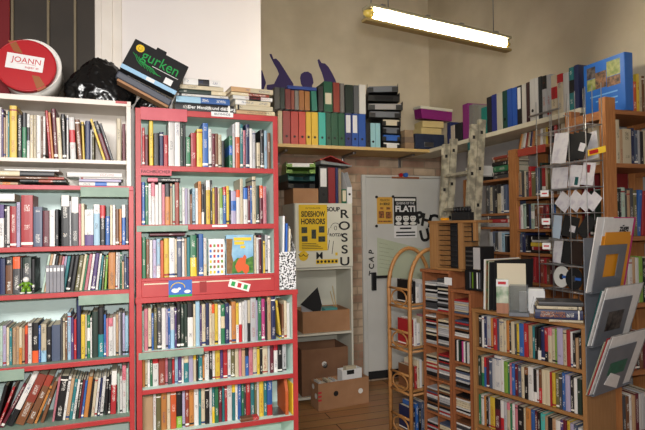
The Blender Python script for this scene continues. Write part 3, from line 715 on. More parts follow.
# ================================================================== ON TOP OF THE LEFT BOOKCASES
# round drum lying on its side: white body, red lid
TOP = zw_t
p = LF.pt(LF.u(27, 70, 0.03), 0.03, LF.z(27, 70, 0.03))
rad = 0.122
dm = thing('hat_box', 'round white drum with red taped lid and name label, lying on its side', 'drum', LF.pt(LF.u(26, 70, 0.03), 0.035, TOP + 0.001 + rad + 0.016), (R(-9), 0, LF.yaw + R(-2)))
b = MB(); b.cyl((0.010, 0.023, 0.010), (0.006, 0.165, 0.010), rad + 0.002, rad + 0.002, 56)
b.bm.verts.ensure_lookup_table()
b.build('body', 'white_plastic', dm)
MB().tube([(0.0115 + (rad + 0.003) * math.cos(2 * PI * k / 56), 0.028, 0.014 + (rad + 0.003) * math.sin(2 * PI * k / 56)) for k in range(56)], 0.0045, 8, closed=True).build('rim', 'white_plastic', dm)
lid = MB().cyl((0, -0.004, 0), (0, 0.022, 0), rad - 0.001, rad, 56).build('lid', 'red', dm)
MB().tube([(rad * 0.985 * math.cos(2 * PI * k / 56), -0.003, rad * 0.985 * math.sin(2 * PI * k / 56)) for k in range(56)], 0.0035, 8, closed=True).build('lid_rim', 'red', lid)
MB().prism([(-0.075, 0.112), (-0.045, 0.115), (-0.015, 0.055), (-0.05, 0.062)], -0.0052, -0.0042).build('tape', 'tape', lid)
MB().prism([(0.025, -0.045), (0.055, -0.05), (0.085, -0.1), (0.05, -0.122)], -0.0052, -0.0042).build('tape', 'tape', lid)
lbq = MB().box(-0.075, 0.075, -0.0066, -0.0054, -0.036, 0.036).build('name_label', 'paper', lid, (-0.004, 0, 0.012), (0, R(6), 0))
lbq['label'] = 'white paper label with red handwriting'
text('lettering', 'JOANN', 0.036, 'redink', lbq, (0.006, -0.0070, 0.008))
text('lettering', 'super st', 0.017, 'redink', lbq, (0.03, -0.0070, -0.021))
MB().tube([(-0.03, -0.0070, -0.008), (0.01, -0.0070, -0.006), (0.045, -0.0070, -0.009)], 0.0008, 6).build('underline', 'redink', lbq)

# black bin bag slumped between the drum and the black box
def sack(sx, sy, sz, seed):
    b = bmesh.new(); bmesh.ops.create_icosphere(b, subdivisions=5, radius=1.0)
    for v in b.verts:
        n = v.co.normalized(); q = Vector((n.x * 1.3 + seed, n.y * 1.3, n.z * 1.3))
        rdg = (1 - abs(noise.noise(q * 1.5))) * 0.12 + abs(noise.noise(q * 2.6)) * 0.17 + abs(noise.noise(q * 6.3)) * 0.09 + abs(noise.noise(Vector((q.x * 14, q.y * 14, q.z * 5)))) * 0.04
        r_ = 1.06 - rdg
        zz = n.z * r_
        if zz < -0.5: zz = -0.5 + (zz + 0.5) * 0.08
        top = max(0.0, zz)
        v.co = Vector((n.x * r_ * sx * (1 - 0.42 * top), n.y * r_ * sy * (1 - 0.35 * top), zz * sz))
    lo_ = min(v.co.z for v in b.verts)
    for v in b.verts: v.co.z -= lo_
    for f in b.faces: f.smooth = True
    return b
bg = thing('bin_bag', 'crumpled shiny black plastic bag lying between red drum and black box', 'bag', LF.pt(LF.u(101, 100, 0.18), 0.18, TOP + 0.001), (0, 0, LF.yaw))
mbg = MB(); mbg._merge(sack(0.182, 0.088, 0.168, 3.1)); mbg.build('bag_body', 'bag', bg)
m2_ = MB()
for k, (a0, ln, hz) in enumerate(((2.5, 0.07, 0.03), (2.2, 0.05, 0.05), (0.5, 0.06, 0.0))):
    x_, z_0 = 0.06 * math.cos(a0), 0.165 - 0.02 * k
    b = bmesh.new(); bmesh.ops.create_cone(b, cap_ends=True, segments=7, radius1=0.02, radius2=0.006, depth=ln)
    for v in b.verts: v.co += Vector(noise.noise_vector(v.co * 40 + Vector((k, 0, 0)))) * 0.006
    m2_._merge(b, 0, Matrix.Translation((x_, -0.02, z_0 * 0.62)) @ Matrix.Rotation(a0 - PI / 2, 4, 'Y').inverted())
m2_.build('bag_knot', 'bag', bg)

# black box with green writing, propped on brown board
ZT2 = zt
ang = R(24)
bx0, bz0 = LF.hit(120, 67, 0.02); bx1, bz1 = LF.hit(175, 95, 0.02)
ang = math.atan2(bz0 - bz1, bx1 - bx0)
Wb = math.hypot(bx1 - bx0, bz1 - bz0)
gb = thing('card_box', 'flat black cardboard box with green handwriting and yellow smiley, tilted on edge', 'box', LF.pt(bx0, 0.02, bz0), (R(-10), ang, LF.yaw))
Hb = 0.172
MB().box(0, Wb, 0, 0.05, 0.0, Hb, 0.003).build('box_body', 'blackmat', gb)
MB().box(0.0, Wb, -0.0012, -0.0002, 0.0, 0.022).build('label_band', mat('pale_blue_band', (150, 190, 220), 0.5), gb)['label'] = 'pale blue band along the lower edge'
MB().box(Wb * .45, Wb * .6, -0.0020, -0.0013, 0.002, 0.02).build('label_patch', 'paper', gb)
MB().box(Wb * .38, Wb * .56, 0.004, 0.045, Hb + 0.0002, Hb + 0.017, 0.003).build('closing_flap', 'blackmat', gb)
MB().cyl((0.04, -0.0016, Hb - 0.036), (0.04, -0.0002, Hb - 0.036), 0.0195, seg=28).build('smiley_sticker', 'yellow', gb)
fc = MB()
for sx in (-1, 1): fc.cyl((0.04 + sx * 0.006, -0.0022, Hb - 0.03), (0.04 + sx * 0.006, -0.0017, Hb - 0.03), 0.002, seg=8)
fc.tube([(0.04 + 0.01 * math.cos(a), -0.0022, Hb - 0.037 + 0.009 * math.sin(a)) for a in [PI + PI * k / 8 for k in range(9)]], 0.0009, 6)
fc.build('smiley_face', 'blackink', gb)
text('lettering', 'gurken', 0.078, 'grnink', gb, (Wb * .56, -0.0010, Hb * .66), sx=0.86)
gs = MB()
for k in range(7):
    x_ = 0.02 + k * 0.016
    gs.tube([(x_ + 0.016 * q, -0.0010, 0.045 + 0.055 * (1 - k * .09) * (1 - q / 4.5) + 0.004 * math.sin(q * 2 + k)) for q in range(5)], 0.0016, 6)
gs.build('drawn_leaves', 'grnink', gb)
MB().box(Wb * .45, Wb * .93, -0.0010, -0.0002, Hb * .46, Hb * .475).build('printed_line', 'paper', gb)
MB().box(Wb * .73, Wb * .87, -0.0014, -0.0003, 0.03, 0.062).build('price_sticker', 'paper', gb)
bl = thing('board', 'dark laptop sleeve and brown board lying slanted under the black box', 'board', LF.pt(bx0, 0.025, bz0), (0, ang + R(2), LF.yaw))
MB().box(0.0, Wb * 1.0, 0.0, 0.075, -0.05, -0.016, 0.006).build('sleeve', mat('dark_blue_grey_case', (62, 66, 78), 0.45), bl)
MB().box(0.015, Wb * 0.99, -0.004, 0.078, -0.064, -0.052, 0.002).build('wood_board', 'cardboard', bl)
sk2 = thing('bin_bag', 'flat black plastic bag tucked beneath the slanted board on red bookcase', 'bag', LF.pt(LF.u(152, 105, 0.18), 0.175, ZT2 + 0.001), (0, 0, LF.yaw))
mb2 = MB(); mb2._merge(sack(0.09, 0.07, 0.085, 8.3)); mb2.build('bag_body', 'bag', sk2)

# two stacks of lying books on the red bookcase
def stack(fr, z0, items, where, v0=0.08):
    """items bottom first: px left, px right, thickness px, ref y, colours, depth, what, yaw degrees"""
    z = z0
    for k, (pa, pb, tpx, yr, codes, d, what, dy) in enumerate(items):
        th = fr.z((pa + pb) / 2, yr, v0) - fr.z((pa + pb) / 2, yr + tpx, v0)
        flat(fr, fr.u(pa, yr, v0), fr.u(pb, yr, v0), v0 + (0.004 if k % 2 else 0.0), z, th - 0.001, d, codes, what, where, R(dy))
        z += th + 0.0006
    return z
def foreedge(o):                                # turn a lying book so that its page edges face the room
    d = max(v.co.y for v in o.data.vertices); o.data.transform(Matrix.Translation((0, d, 0)) @ Matrix.Rotation(PI, 4, 'X') @ Matrix.Translation((0, 0, 0)))
    dz = min(v.co.z for v in o.data.vertices); o.data.transform(Matrix.Translation((0, 0, -dz)))
z_ = stack(LF, zt, [(176, 233.5, 3.4, 104, 'dw', 0.2, 'thin flat grey white book lowest in the left stack on red bookcase', 0),
    (175, 234, 8, 100, 'k', 0.2, 'flat black book with white title in the left stack on red bookcase', 0)], 'left stack on red bookcase')
tt_ = bpy.data.objects[[o.name for o in bpy.data.objects if o.get('label', '').startswith('flat black book with white title')][0]]
text('lettering', 'Der Mensch und die Burg', 0.023, 'paper', tt_, (0, -0.0008, 0), (PI / 2, PI * 0.5, 0), bold=0.0004)
ch = tt_.children[0]; 
hb_ = max(v.co.z for v in tt_.data.vertices)
ch.rotation_euler = (0, 0, 0)
# lettering runs along the spine: local z of the book is the reading direction
ch.rotation_mode = 'QUATERNION'
ch.rotation_quaternion = Matrix(((0, -1, 0), (0, 0, -1), (1, 0, 0))).to_quaternion()
ch.location = (0, -0.0006, hb_ * 0.62)
z_ = stack(LF, z_, [(176, 230, 6.4, 94, 'bl', 0.2, 'flat blue book with pale title in the left stack on red bookcase', 1),
    (177, 228.5, 2.6, 89, 'w', 0.19, 'thin flat white book in the left stack on red bookcase', 0),
    (179, 226, 4.2, 86, 'Gc', 0.18, 'flat dark green book in the left stack on red bookcase', 0)], 'left stack on red bookcase')
z_ = stack(LF, z_, [(180, 223.5, 4.4, 81, 'c', 0.17, 'cream edged flat book second from top, left stack on red bookcase', 1),
    (183, 220.5, 6.6, 75.5, 'wk', 0.16, 'white flat book with dark rim on top of left stack on red bookcase', 0)], 'left stack on red bookcase')
its = [(236, 275, 3.6, 111, 'c', 0.19, 'cream flat book lowest in the right stack on red bookcase', 0), (236.5, 275, 4, 107, 'ac', 0.19, 'tan and cream flat book second in right stack on red bookcase', 0),
    (236, 273, 5, 103, 'c', 0.19, 'pale page-edged flat book third in right stack on red bookcase', 1), (235.5, 271, 5, 98, 'cw', 0.19, 'cream and white flat book fourth in right stack on red bookcase', 3),
    (233, 273, 4, 94, 'wk', 0.18, 'white and black flat book third from top, right stack on red bookcase', 3), (231.5, 270, 3.2, 90, 'Rc', 0.18, 'rust edged flat book second from top, right stack on red bookcase', 4),
    (231, 274, 5, 86, 'ca', 0.2, 'cream flat book on top of right stack on red bookcase', 4)]
stack(LF, zt, its, 'right stack on red bookcase')
# magazine holder on the ledge
mh = thing('magazine_holder', 'black and white speckled magazine holder with papers, on the red ledge', 'holder', LF.pt(LF.u(287.5, 290, 0.02), 0.02, zled + 0.001), (0, 0, LF.yaw))
wd = LF.u(297, 290, 0.02) - LF.u(279.5, 290, 0.02)
hm_ = LF.z(287, 252, 0.02) - zled
M['speckle'] = noisy('black_white_marbling', (22, 22, 26), (225, 225, 225), 95, 0.5, detail=2, lo=0.46, hi=0.5)
sh = MB(); t = 0.002
sh.box(-wd / 2, wd / 2, 0, t, 0, hm_).box(-wd / 2, wd / 2, 0, 0.22, 0, t)
hh_ = hm_ * 1.7
for sx in (-1, 1):
    pr = MB(); pr.prism([(0.0, 0.0), (0.22, 0.0), (0.22, hh_), (0.12, hh_), (0.0, hm_)], 0, t)
    pr.bm.transform(Matrix.Translation((sx * (wd / 2 - t / 2) + t / 2, 0, 0)) @ Matrix.Rotation(PI / 2, 4, 'Z'))
    sh._merge(pr.bm.copy(), 0)
sh.box(-wd / 2, wd / 2, 0.218, 0.22, 0, hh_)
sh.build('holder_body', 'speckle', mh)
for k, (xx, hp, mt, lbl) in enumerate(((-0.3, 1.95, 'paper', 'white folder standing in the speckled magazine holder'), (-0.05, 1.75, 'blue', 'blue booklet standing in the speckled magazine holder'), (0.2, 1.6, 'offwhite', 'cream booklet standing in the speckled magazine holder'))):
    o = MB().box(-0.005, 0.005, 0.012, 0.2, 0, hm_ * hp, 0.001).build('booklet', mt, None, LF.pt(LF.u(287.5, 290, 0.02) + xx * wd * 0.7, 0.026, zled + 0.0035), (0, R(1.5), LF.yaw)); tag(o, lbl, 'booklet', 'papers in speckled magazine holder')

# ================================================================== BACK WALL: high shelf, binders, mural
VB = -0.42
uc = BF.u(430, 152, VB)
zs = BF.z(350, 149.4, VB)
zst = BF.z(350, 146.2, VB)
hs = thing('wall_shelf', 'long pale wooden shelf board high on the back wall under the binders', 'shelf', BF.o, (0, 0, BF.yaw))
MB().box(-2.75, -0.4455, VB, -0.001, zs, zst, 0.002).build('board', 'ply', hs)
for px in (290, 360, 420):
    ub_ = BF.u(px, 150, VB) 
    MB().box(ub_ - 0.012, ub_ + 0.012, -0.3, -0.001, zs - 0.02, zs, 0.002).box(ub_ - 0.012, ub_ + 0.012, -0.02, -0.001, zs - 0.1, zs - 0.02, 0.002).build('bracket', 'steel', hs)
hs2 = thing('wall_shelf', 'cream shelf board high on the right wall, running from the corner', 'shelf', RF.o, (0, 0, RF.yaw))
VR = -0.444
ur0 = RF.u(433.2, 153.2, VR)
ur1 = RF.u(581, 113, VR)
MB().box(0.001, ur1, VR, UP - 0.001, zs, zst + 0.005, 0.002).build('board', 'board_cream', hs2)

# purple painted figures: a hand with a ladle shape, a head, a second hand
def mural(pts): return [BF.hit(x, y, -0.002) for x, y in pts]
fig = [[(260.5, 71), (262, 70), (264.5, 78), (266, 83), (263.5, 90), (260.5, 90)],
       [(267, 85), (274, 84), (277, 78), (279, 74), (277, 69), (274, 64), (270, 56), (269.5, 54), (271.5, 54), (273.5, 59), (276, 58.5), (279.5, 62), (284, 69), (289, 77), (293.5, 84), (293, 88), (286, 91), (268, 91), (266.5, 88)],
       [(300, 78), (301, 74), (304, 72), (308, 71.6), (311.5, 74), (313, 79), (313.5, 83), (312, 85.5), (312.5, 91), (303, 91), (303, 87), (301, 84)],
       [(317.5, 60), (319, 59), (321.5, 63), (325, 63.5), (328.5, 67), (332, 73), (335.5, 80), (337, 86), (331, 93), (325, 93), (324, 80), (322, 73), (319, 66)]]
for k, (pts, lb_) in enumerate(zip(fig, ('purple painted sliver of a figure beside the white partition', 'purple painted raised hand silhouette on the back wall, left one', 'purple painted head silhouette on the back wall', 'purple painted raised hand silhouette on the back wall, right one'))):
    q = mural(pts); o = MB().prism(q, -0.004, -0.0005).build('painted_silhouette', 'purple', None, BF.o, (0, 0, BF.yaw)); tag(o, lb_, 'mural', 'painted silhouettes on the back wall')

VBf = VB + 0.03
def binder(fr, px0, px1, ytop, ybot, v, z, rgb, label, group, d=0.28, lab=None, hole=True, tilt=0.0, vlim=None):
    u0_, u1_ = fr.u(px0, ybot, v), fr.u(px1, ybot, v)
    wd = (u1_ - u0_) * 0.965 - 0.0006; h = fr.z((px0 + px1) / 2, ytop, v) - fr.z((px0 + px1) / 2, ybot, v)
    r = thing('ring_binder', label, 'binder', fr.pt((u0_ + u1_) / 2, v, z + 0.0008 + wd / 2 * abs(math.sin(tilt))), (0, tilt, fr.yaw), group)
    c = MB(); tb = 0.003
    # U shaped card cover and the sheets inside it
    c.box(-wd / 2, wd / 2, 0, tb, 0, h, 0.001); c.box(-wd / 2, -wd / 2 + tb, tb, d, 0, h, 0.001); c.box(wd / 2 - tb, wd / 2, tb, d, 0, h, 0.001)
    c.build('cover', mat('binder_%d_%d_%d' % rgb, rgb, 0.45), r)
    if wd > 0.012: MB().box(-wd / 2 + tb + 0.001, wd / 2 - tb - 0.001, 0.03, d - 0.01, 0.004, h - 0.012).build('sheets', 'paper', r)
    if hole:
        MB().cyl((0, -0.0008, h * 0.24), (0, 0.0005, h * 0.24), min(0.011, wd * .25), seg=16).build('finger_hole', 'blackmat', r)
    if lab:
        a, b_, cl = lab
        o = MB().box(-wd * .36, wd * .36, -0.001, -0.0001, h * a, h * b_).build('spine_label', cl, r); o['label'] = 'pale spine label'
    return r, wd, h
ZB = zst
low = [(278.2, 282.6, (186, 172, 140), 'cream', None), (283, 290.6, (140, 28, 34), 'dark red', None), (291, 298.6, (176, 44, 36), 'red', None), (299, 306, (190, 58, 40), 'orange red', None),
       (306.3, 311.3, (212, 170, 34), 'yellow', None), (311.6, 318.4, (216, 176, 36), 'yellow', None), (318.8, 326, (50, 168, 156), 'turquoise', None), (326.4, 331.2, (20, 74, 52), 'dark green', None),
       (331.5, 338.2, (20, 78, 54), 'dark green', None), (338.5, 345, (22, 80, 54), 'dark green', None), (345.3, 351.8, (34, 44, 108), 'dark blue', (.42, .95, 'paper')), (352.1, 358.4, (38, 80, 160), 'blue', (.42, .95, 'paper')),
       (358.7, 366, (38, 82, 164), 'blue', None), (366.3, 370.6, (30, 30, 32), 'black', None), (370.9, 375.6, (150, 196, 204), 'pale cyan', None), (375.8, 380.6, (150, 198, 206), 'pale cyan', None)]
LOWH = 0
for k, (a, b_, rgb, cn, lab) in enumerate(low):
    yt = 113.5 if a < 366 else 122
    _r, _w, _h = binder(BF, a, b_, yt, 146.6, VBf, ZB, rgb, '%s ring binder, %s from left in the lower row on back shelf' % (cn, nth(k + 1)), 'lower row of binders on the back shelf', lab=lab, hole=a < 371 and a > 280); LOWH = max(LOWH, _h)
z2b = ZB + LOWH + 0.003
up = [(274.5, 280, 92, (74, 72, 70), 'dark grey', 0), (280.3, 285, 92, (22, 40, 36), 'black green', 0), (285.3, 291, 93, (110, 32, 36), 'maroon', 0), (291.3, 294.6, 94, (138, 62, 44), 'rust', 0), (294.9, 299, 94, (120, 116, 112), 'grey', 0),
      (299.3, 304.4, 93.5, (156, 96, 42), 'ochre', 0), (304.8, 310, 94, (160, 104, 46), 'ochre', 0), (312, 317.6, 93.5, (30, 116, 100), 'teal', -3), (318.6, 323.5, 88, (36, 36, 38), 'black', 0), (324, 333, 83, (18, 84, 58), 'dark green', 0),
      (333.4, 340, 83.5, (136, 52, 40), 'rust red', 0), (340.4, 344.6, 84, (110, 106, 104), 'grey', 0), (345.5, 353.5, 85, (26, 42, 36), 'blackish green', 0), (354, 359.2, 85, (92, 94, 96), 'grey', 0), (359.4, 366, 84, (222, 220, 214), 'white', 0)]
UPH = 0
for k, (a, b_, yt, rgb, cn, tl) in enumerate(up):
    _r, _w, _h = binder(BF, a, b_, yt, 113.2, VBf + 0.004, z2b, rgb, '%s folder, %s from left in the upper row above the binders' % (cn, nth(k + 1)), 'upper row of folders on the back shelf', d=0.24, hole=False, tilt=R(tl) if tl else 0.0, lab=(.25, .62, 'offwhite') if k == 9 else None)
    if 2 <= k <= 7: UPH = max(UPH, _h + _w * .1)
fb = MB().box(0, BF.u(317.5, 92, VBf) - BF.u(288, 92, VBf), 0, 0.2, 0, 0.03, 0.004).build('document_case', mat('blue_case', (42, 70, 148), 0.35), None, BF.pt(BF.u(288, 92, VBf), VBf + 0.02, z2b + UPH + .003), (0, 0, BF.yaw))
tag(fb, 'flat blue document case lying across the tops of the upper folders', 'case')
# stack of black letter trays
zz = ZB
ly = [(381.5, 403, 'dark', 8, 3), (382, 404, 'dark', 7, -4), (381.5, 402, 'paperish', 9, 2), (370, 398, 'dark', 7.5, -3), (368.5, 400, 'dark', 7.5, -9), (368, 401.5, 'dark', 8, -14), (368, 399, 'dark', 8, -10), (367, 397, 'dark', 7, -22)]
def letter_tray(fr, px0, px1, yref, v, z, h, mt, label, group, d=0.26, dyaw=0.0, sheets=0.02, pitch=0.0, smt='paper'):
    u0_, u1_ = fr.u(px0, yref, v), fr.u(px1, yref, v); wd = u1_ - u0_
    r = thing('letter_tray', label, 'tray', fr.pt((u0_ + u1_) / 2, v, z), (pitch, 0, fr.yaw + dyaw), group)
    t = 0.0025; b = MB()
    b.box(-wd / 2, wd / 2, 0, d, 0, t); b.box(-wd / 2, -wd / 2 + t, 0, d, t, h); b.box(wd / 2 - t, wd / 2, 0, d, t, h); b.box(-wd / 2 + t, wd / 2 - t, d - t, d, t, h)
    b.box(-wd / 2 + t, -wd / 2 + wd * .2, 0, t, t, h * .6); b.box(wd / 2 - wd * .2, wd / 2 - t, 0, t, t, h * .6)
    b.build('tray_body', mt, r)
    if sheets:
        o = MB().box(-wd / 2 + 0.012, wd / 2 - 0.012, 0.004, d - 0.02, t + 0.0006, min(h * .85, sheets)).build('papers', smt, None, r.location, r.rotation_euler)
        tag(o, 'paper pile in ' + label, 'papers', 'papers in the letter trays')
    return r
hs_ = [0.07, 0.066, 0.07, 0.07, 0.07, 0.075, 0.08, 0.075]
smts = ['paper', 'blue', 'grey_plastic', 'offwhite', 'grey_plastic', 'grey_wall', 'blackmat', 'grey_plastic']
posn = ['lowest', 'second from bottom', 'third from bottom', 'fourth from bottom', 'fourth from top', 'third from top', 'second from top', 'topmost']
z = ZB + 0.001
for k, h in enumerate(hs_):
    a, b_ = ly[k][0], ly[k][1]
    a = max(a, 382.5) if k < 4 else max(a + 1.5, 369)
    if k < 4: b_ = 400.5
    letter_tray(BF, a, b_, 120, VBf + 0.03, z, h, 'black', 'black letter tray, %s in the leaning stack on back shelf' % posn[k], 'black letter trays on the back shelf', d=0.3, dyaw=R(ly[k][4]), sheets=0.055, smt=smts[k])
    z += h + 0.002
z = ZB + 0.001
for k, (hh, rgb) in enumerate(((0.06, (140, 112, 84)), (0.05, (120, 100, 84)), (0.065, (150, 126, 98)))):
    u0_, u1_ = BF.u(405, 140, VBf), BF.u(414, 140, VBf)
    o = MB().box(0, u1_ - u0_, 0, 0.16, 0, hh, 0.003).build('small_carton', noisy('carton_%d' % k, rgb, tuple(c + 12 for c in rgb), 12), None, BF.pt(u0_, VBf + 0.002 * k, z), (0, 0, BF.yaw + R(2 * k - 2)))
    tag(o, 'small brown carton, %s of three stacked at the end of back shelf' % ('lowest', 'middle', 'topmost')[k], 'carton', 'small cartons on the back shelf'); z += hh + 0.001
# dark blue boxes, cream boxes and purple crate in the corner
def crate(fr, px0, px1, y0, y1, v, d, mt, name, label, cat, z=None, dyaw=0, group=None):
    u0_, z1_ = fr.hit(px0, y0, v); u1_, z0_ = fr.hit(px1, y1, v); z0_ = z0_ if z is None else z
    o = MB().box(0, u1_ - u0_, 0, d, 0, z1_ - z0_, 0.006).build(name, mt, None, fr.pt(u0_, v, z0_), (0, 0, fr.yaw + R(dyaw)))
    tag(o, label, cat, group); return o, z1_
M['navybox'] = noisy('dark_navy_cloth', (24, 34, 58), (34, 46, 74), 16, 0.7)
bu0, bu1 = BF.u(415.5, 142, VBf), BF.u(444.5, 142, VBf)
bx = thing('fabric_box', 'dark blue fabric box in the shelf corner under cream cartons', 'box', BF.pt(bu0, VBf, ZB + .0065), (0, 0, BF.yaw))
wq = bu1 - bu0; hq = BF.z(430, 134, VBf) - ZB - .0065
MB().box(0.0, wq, 0, 0.2, 0, hq, 0.006).build('box_body', 'navybox', bx)
MB().box(wq * .3, wq * .62, -0.003, 0.001, hq * .15, hq * .45, 0.001).build('label_plate', 'steel', bx)
z_ = ZB + 0.0065 + hq + 0.002
cu0, cu1 = BF.u(422.5, 127, VBf), BF.u(445, 127, VBf)
for k, (h, a) in enumerate(((0.06, 2), (0.062, -3))):
    o = MB().box(0.0, cu1 - cu0 - .02, 0, 0.17, 0, h, 0.004).build('cream_carton', noisy('cream_carton_%d' % k, (206, 182, 122), (214, 192, 134), 8), None, BF.pt(cu0 + 0.012 * k, VBf + 0.02, z_), (0, 0, BF.yaw + R(a)))
    tag(o, ('lower' if k == 0 else 'upper') + ' cream carton between dark blue fabric box and purple crate', 'carton', 'cream cartons in the corner'); z_ += h + 0.003
pu0, pu1 = BF.u(419.5, 115, VBf), BF.u(455, 115, VBf)
pc = thing('storage_crate', 'purple plastic crate with pale lid, tilted on top of the cream cartons', 'crate', BF.pt(pu0, VBf - .01, z_ + 0.014), (R(5), R(2.5), BF.yaw))
wq2 = pu1 - pu0
b = MB(); b.prism([(0.02, 0), (wq2 - 0.02, 0), (wq2, 0.085), (0, 0.085)], 0, 0.13); b.build('crate_body', 'magenta', pc)
MB().box(-0.008, wq2 + 0.008, -0.008, 0.138, 0.0855, 0.112, 0.006).build('lid', mat('pale_lid', (226, 224, 208), 0.5), pc)
# binders and books standing on the right wall shelf
ZR = zst + 0.005
rs_ = [(447.4, 450.6, 126, 147.5, (28, 40, 90), 'thin navy'), (451, 454.6, 129, 146.5, (190, 176, 160), 'thin pale'), (455, 462, 127.5, 145.5, (28, 28, 30), 'black'), (463, 468.4, 102.5, 138, (128, 40, 112), 'purple'),
       (469.5, 474, 106, 139, (120, 118, 114), 'grey'), (474.3, 479.3, 107, 138, (126, 124, 118), 'grey'), (481.5, 486.8, 109, 136, (26, 120, 110), 'teal'), (487.2, 491.8, 99, 135, (30, 30, 36), 'black'),
       (492.1, 496.8, 97, 134, (36, 46, 120), 'dark blue'), (497.1, 502.6, 96, 133, (180, 176, 160), 'cream'), (502.9, 507.4, 94, 132, (22, 66, 56), 'dark green'), (507.7, 512.4, 92.5, 131, (38, 78, 160), 'blue'),
       (512.7, 517.2, 91, 129.5, (40, 84, 170), 'blue'), (517.5, 522, 89.5, 128.5, (28, 28, 30), 'black'), (522.3, 526.4, 88, 127, (196, 192, 184), 'white'), (526.7, 530, 86, 126, (60, 36, 40), 'dark brown'),
       (530.3, 535.6, 83, 125, (200, 198, 194), 'white'), (535.9, 538.6, 82, 124, (206, 204, 200), 'white'), (538.9, 542, 80.5, 123, (44, 48, 50), 'black')]
for k, (a, b_, yt, yb, rgb, cn) in enumerate(rs_):
    binder(RF, a, b_, yt, yb, VR + 0.008, ZR, rgb, '%s binder, %s from the corner on right wall shelf' % (cn, nth(k + 1)), 'binders on the right wall shelf', d=0.2, hole=k in (16, 10), lab=(.4, .95, 'paper') if k == 13 else None)
for k, (a, b_, yt, yb, cs, nm) in enumerate([(542.4, 546.5, 79, 121, 'ek', 'grey book with dark figure'), (547, 551, 78, 120, 'e', 'grey book'), (551.4, 557, 79, 119, 'cr', 'cream book with red print'), (557.4, 563, 78, 117.5, 'cr', 'cream book with red print'), (563.4, 569, 77, 116, 'w', 'white book'), (569.4, 574, 72, 115, 'tk', 'teal and black book'), (574.4, 579, 70, 114, 'n', 'navy book')]):
    u0_, u1_ = RF.u(a, yb, VR + .008), RF.u(b_, yb, VR + .008)
    h = RF.z((a + b_) / 2, yt, VR + .008) - RF.z((a + b_) / 2, yb, VR + .008)
    add_book('book', RF, (u0_ + u1_) / 2, VR + 0.008, ZR + 0.001, (u1_ - u0_) * .95, h, 0.2, cs, 0, '%s, %s from the blue atlas on right wall shelf' % (nm, nth(7 - k)), 'books on the right wall shelf')

# ================================================================== POSTER CABINET beside the door
VC = -0.40
ca = thing('cabinet', 'ivory cabinet with postered door above open shelves, beside the white door', 'cabinet', BF.o, (0, 0, BF.yaw))
c0, c1 = BF.u(294.5, 250, VC), BF.u(352.3, 250, VC)
czt = BF.z(324, 203.3, VC); czd = BF.z(324, 267.5, VC); czs = BF.z(324, 333, VC)
bk = VC + 0.385
part(MB().box(c0, c0 + 0.016, VC, bk, 0, czt, 0.002), 'side_panel', 'cabinet', ca)
part(MB().box(c1 - 0.016, c1, VC, bk, 0, czt, 0.002), 'side_panel', 'cabinet', ca)
part(MB().box(c0 + 0.016, c1 - 0.016, bk - 0.008, bk, 0.02, czt - 0.016), 'back_panel', 'cabinet', ca)
part(MB().box(c0 + 0.016, c1 - 0.016, VC, bk - 0.008, czt - 0.016, czt, 0.002), 'top_board', 'cabinet', ca)
for z_, nm in ((czd, 'shelf'), (czs, 'shelf'), (0.05, 'bottom_shelf')): part(MB().box(c0 + 0.016, c1 - 0.016, VC, bk - 0.008, z_ - 0.018, z_, 0.002), nm, 'cabinet', ca)
dd = part(MB().box(c0 + 0.003, c1 - 0.003, VC - 0.02, VC - 0.001, czd + 0.004, czt - 0.004, 0.003), 'door', 'cabinet', ca)
VD = VC - 0.0212
def on(fr, v, px0, py0, px1, py1):
    u0_, z1_ = fr.hit(px0, py0, v); u1_, z0_ = fr.hit(px1, py1, v); return u0_, u1_, z0_, z1_
def poster(fr, v, px0, py0, px1, py1, mt, name, label, cat='poster', th=0.0012):
    u0_, u1_, z0_, z1_ = on(fr, v, px0, py0, px1, py1)
    r = thing(name, label, cat, fr.pt((u0_ + u1_) / 2, v, (z0_ + z1_) / 2), (0, 0, fr.yaw))
    w_, h_ = u1_ - u0_, z1_ - z0_
    MB().box(-w_ / 2, w_ / 2, -th, 0, -h_ / 2, h_ / 2).build('sheet', mt, r)
    return r, w_, h_
r, w_, h_ = poster(BF, VD - .003, 298.5, 204.6, 327.5, 250.4, 'poster_y', 'concert_poster', 'yellow poster with black funfair lettering on the ivory cabinet door')
text('lettering', 'SIDESHOW', h_ * .165, 'blackink', r, (0, -0.0016, h_ * .29), sx=w_ * .88 / (h_ * .165 * 5.3), bold=0.002)
text('lettering', 'HORRORS', h_ * .165, 'blackink', r, (0, -0.0016, h_ * .13), sx=w_ * .88 / (h_ * .165 * 4.8), bold=0.002)
text('lettering', 'IN TOWN FOR', h_ * .05, 'blackink', r, (0, -0.0016, h_ * .42))
pb = MB()
for cx, cz, ww, hh in ((-.31, -.05, .2, .13), (.02, -.14, .16, .2), (.3, -.04, .2, .14), (-.3, -.24, .2, .12), (.3, -.25, .24, .12)):
    pb.box(w_ * (cx - ww / 2), w_ * (cx + ww / 2), -0.0018, -0.0012, h_ * (cz - hh / 2), h_ * (cz + hh / 2))
pb.build('printed_pictures', noisy('poster_pictures', (24, 24, 26), (60, 70, 60), 60, 0.6), r)
pb = MB()
for k in range(4): pb.box(-w_ * .4, w_ * (.1 + .08 * k), -0.0018, -0.0012, -h_ * (.35 + .035 * k), -h_ * (.338 + .035 * k))
pb.build('printed_lines', 'blackink', r)
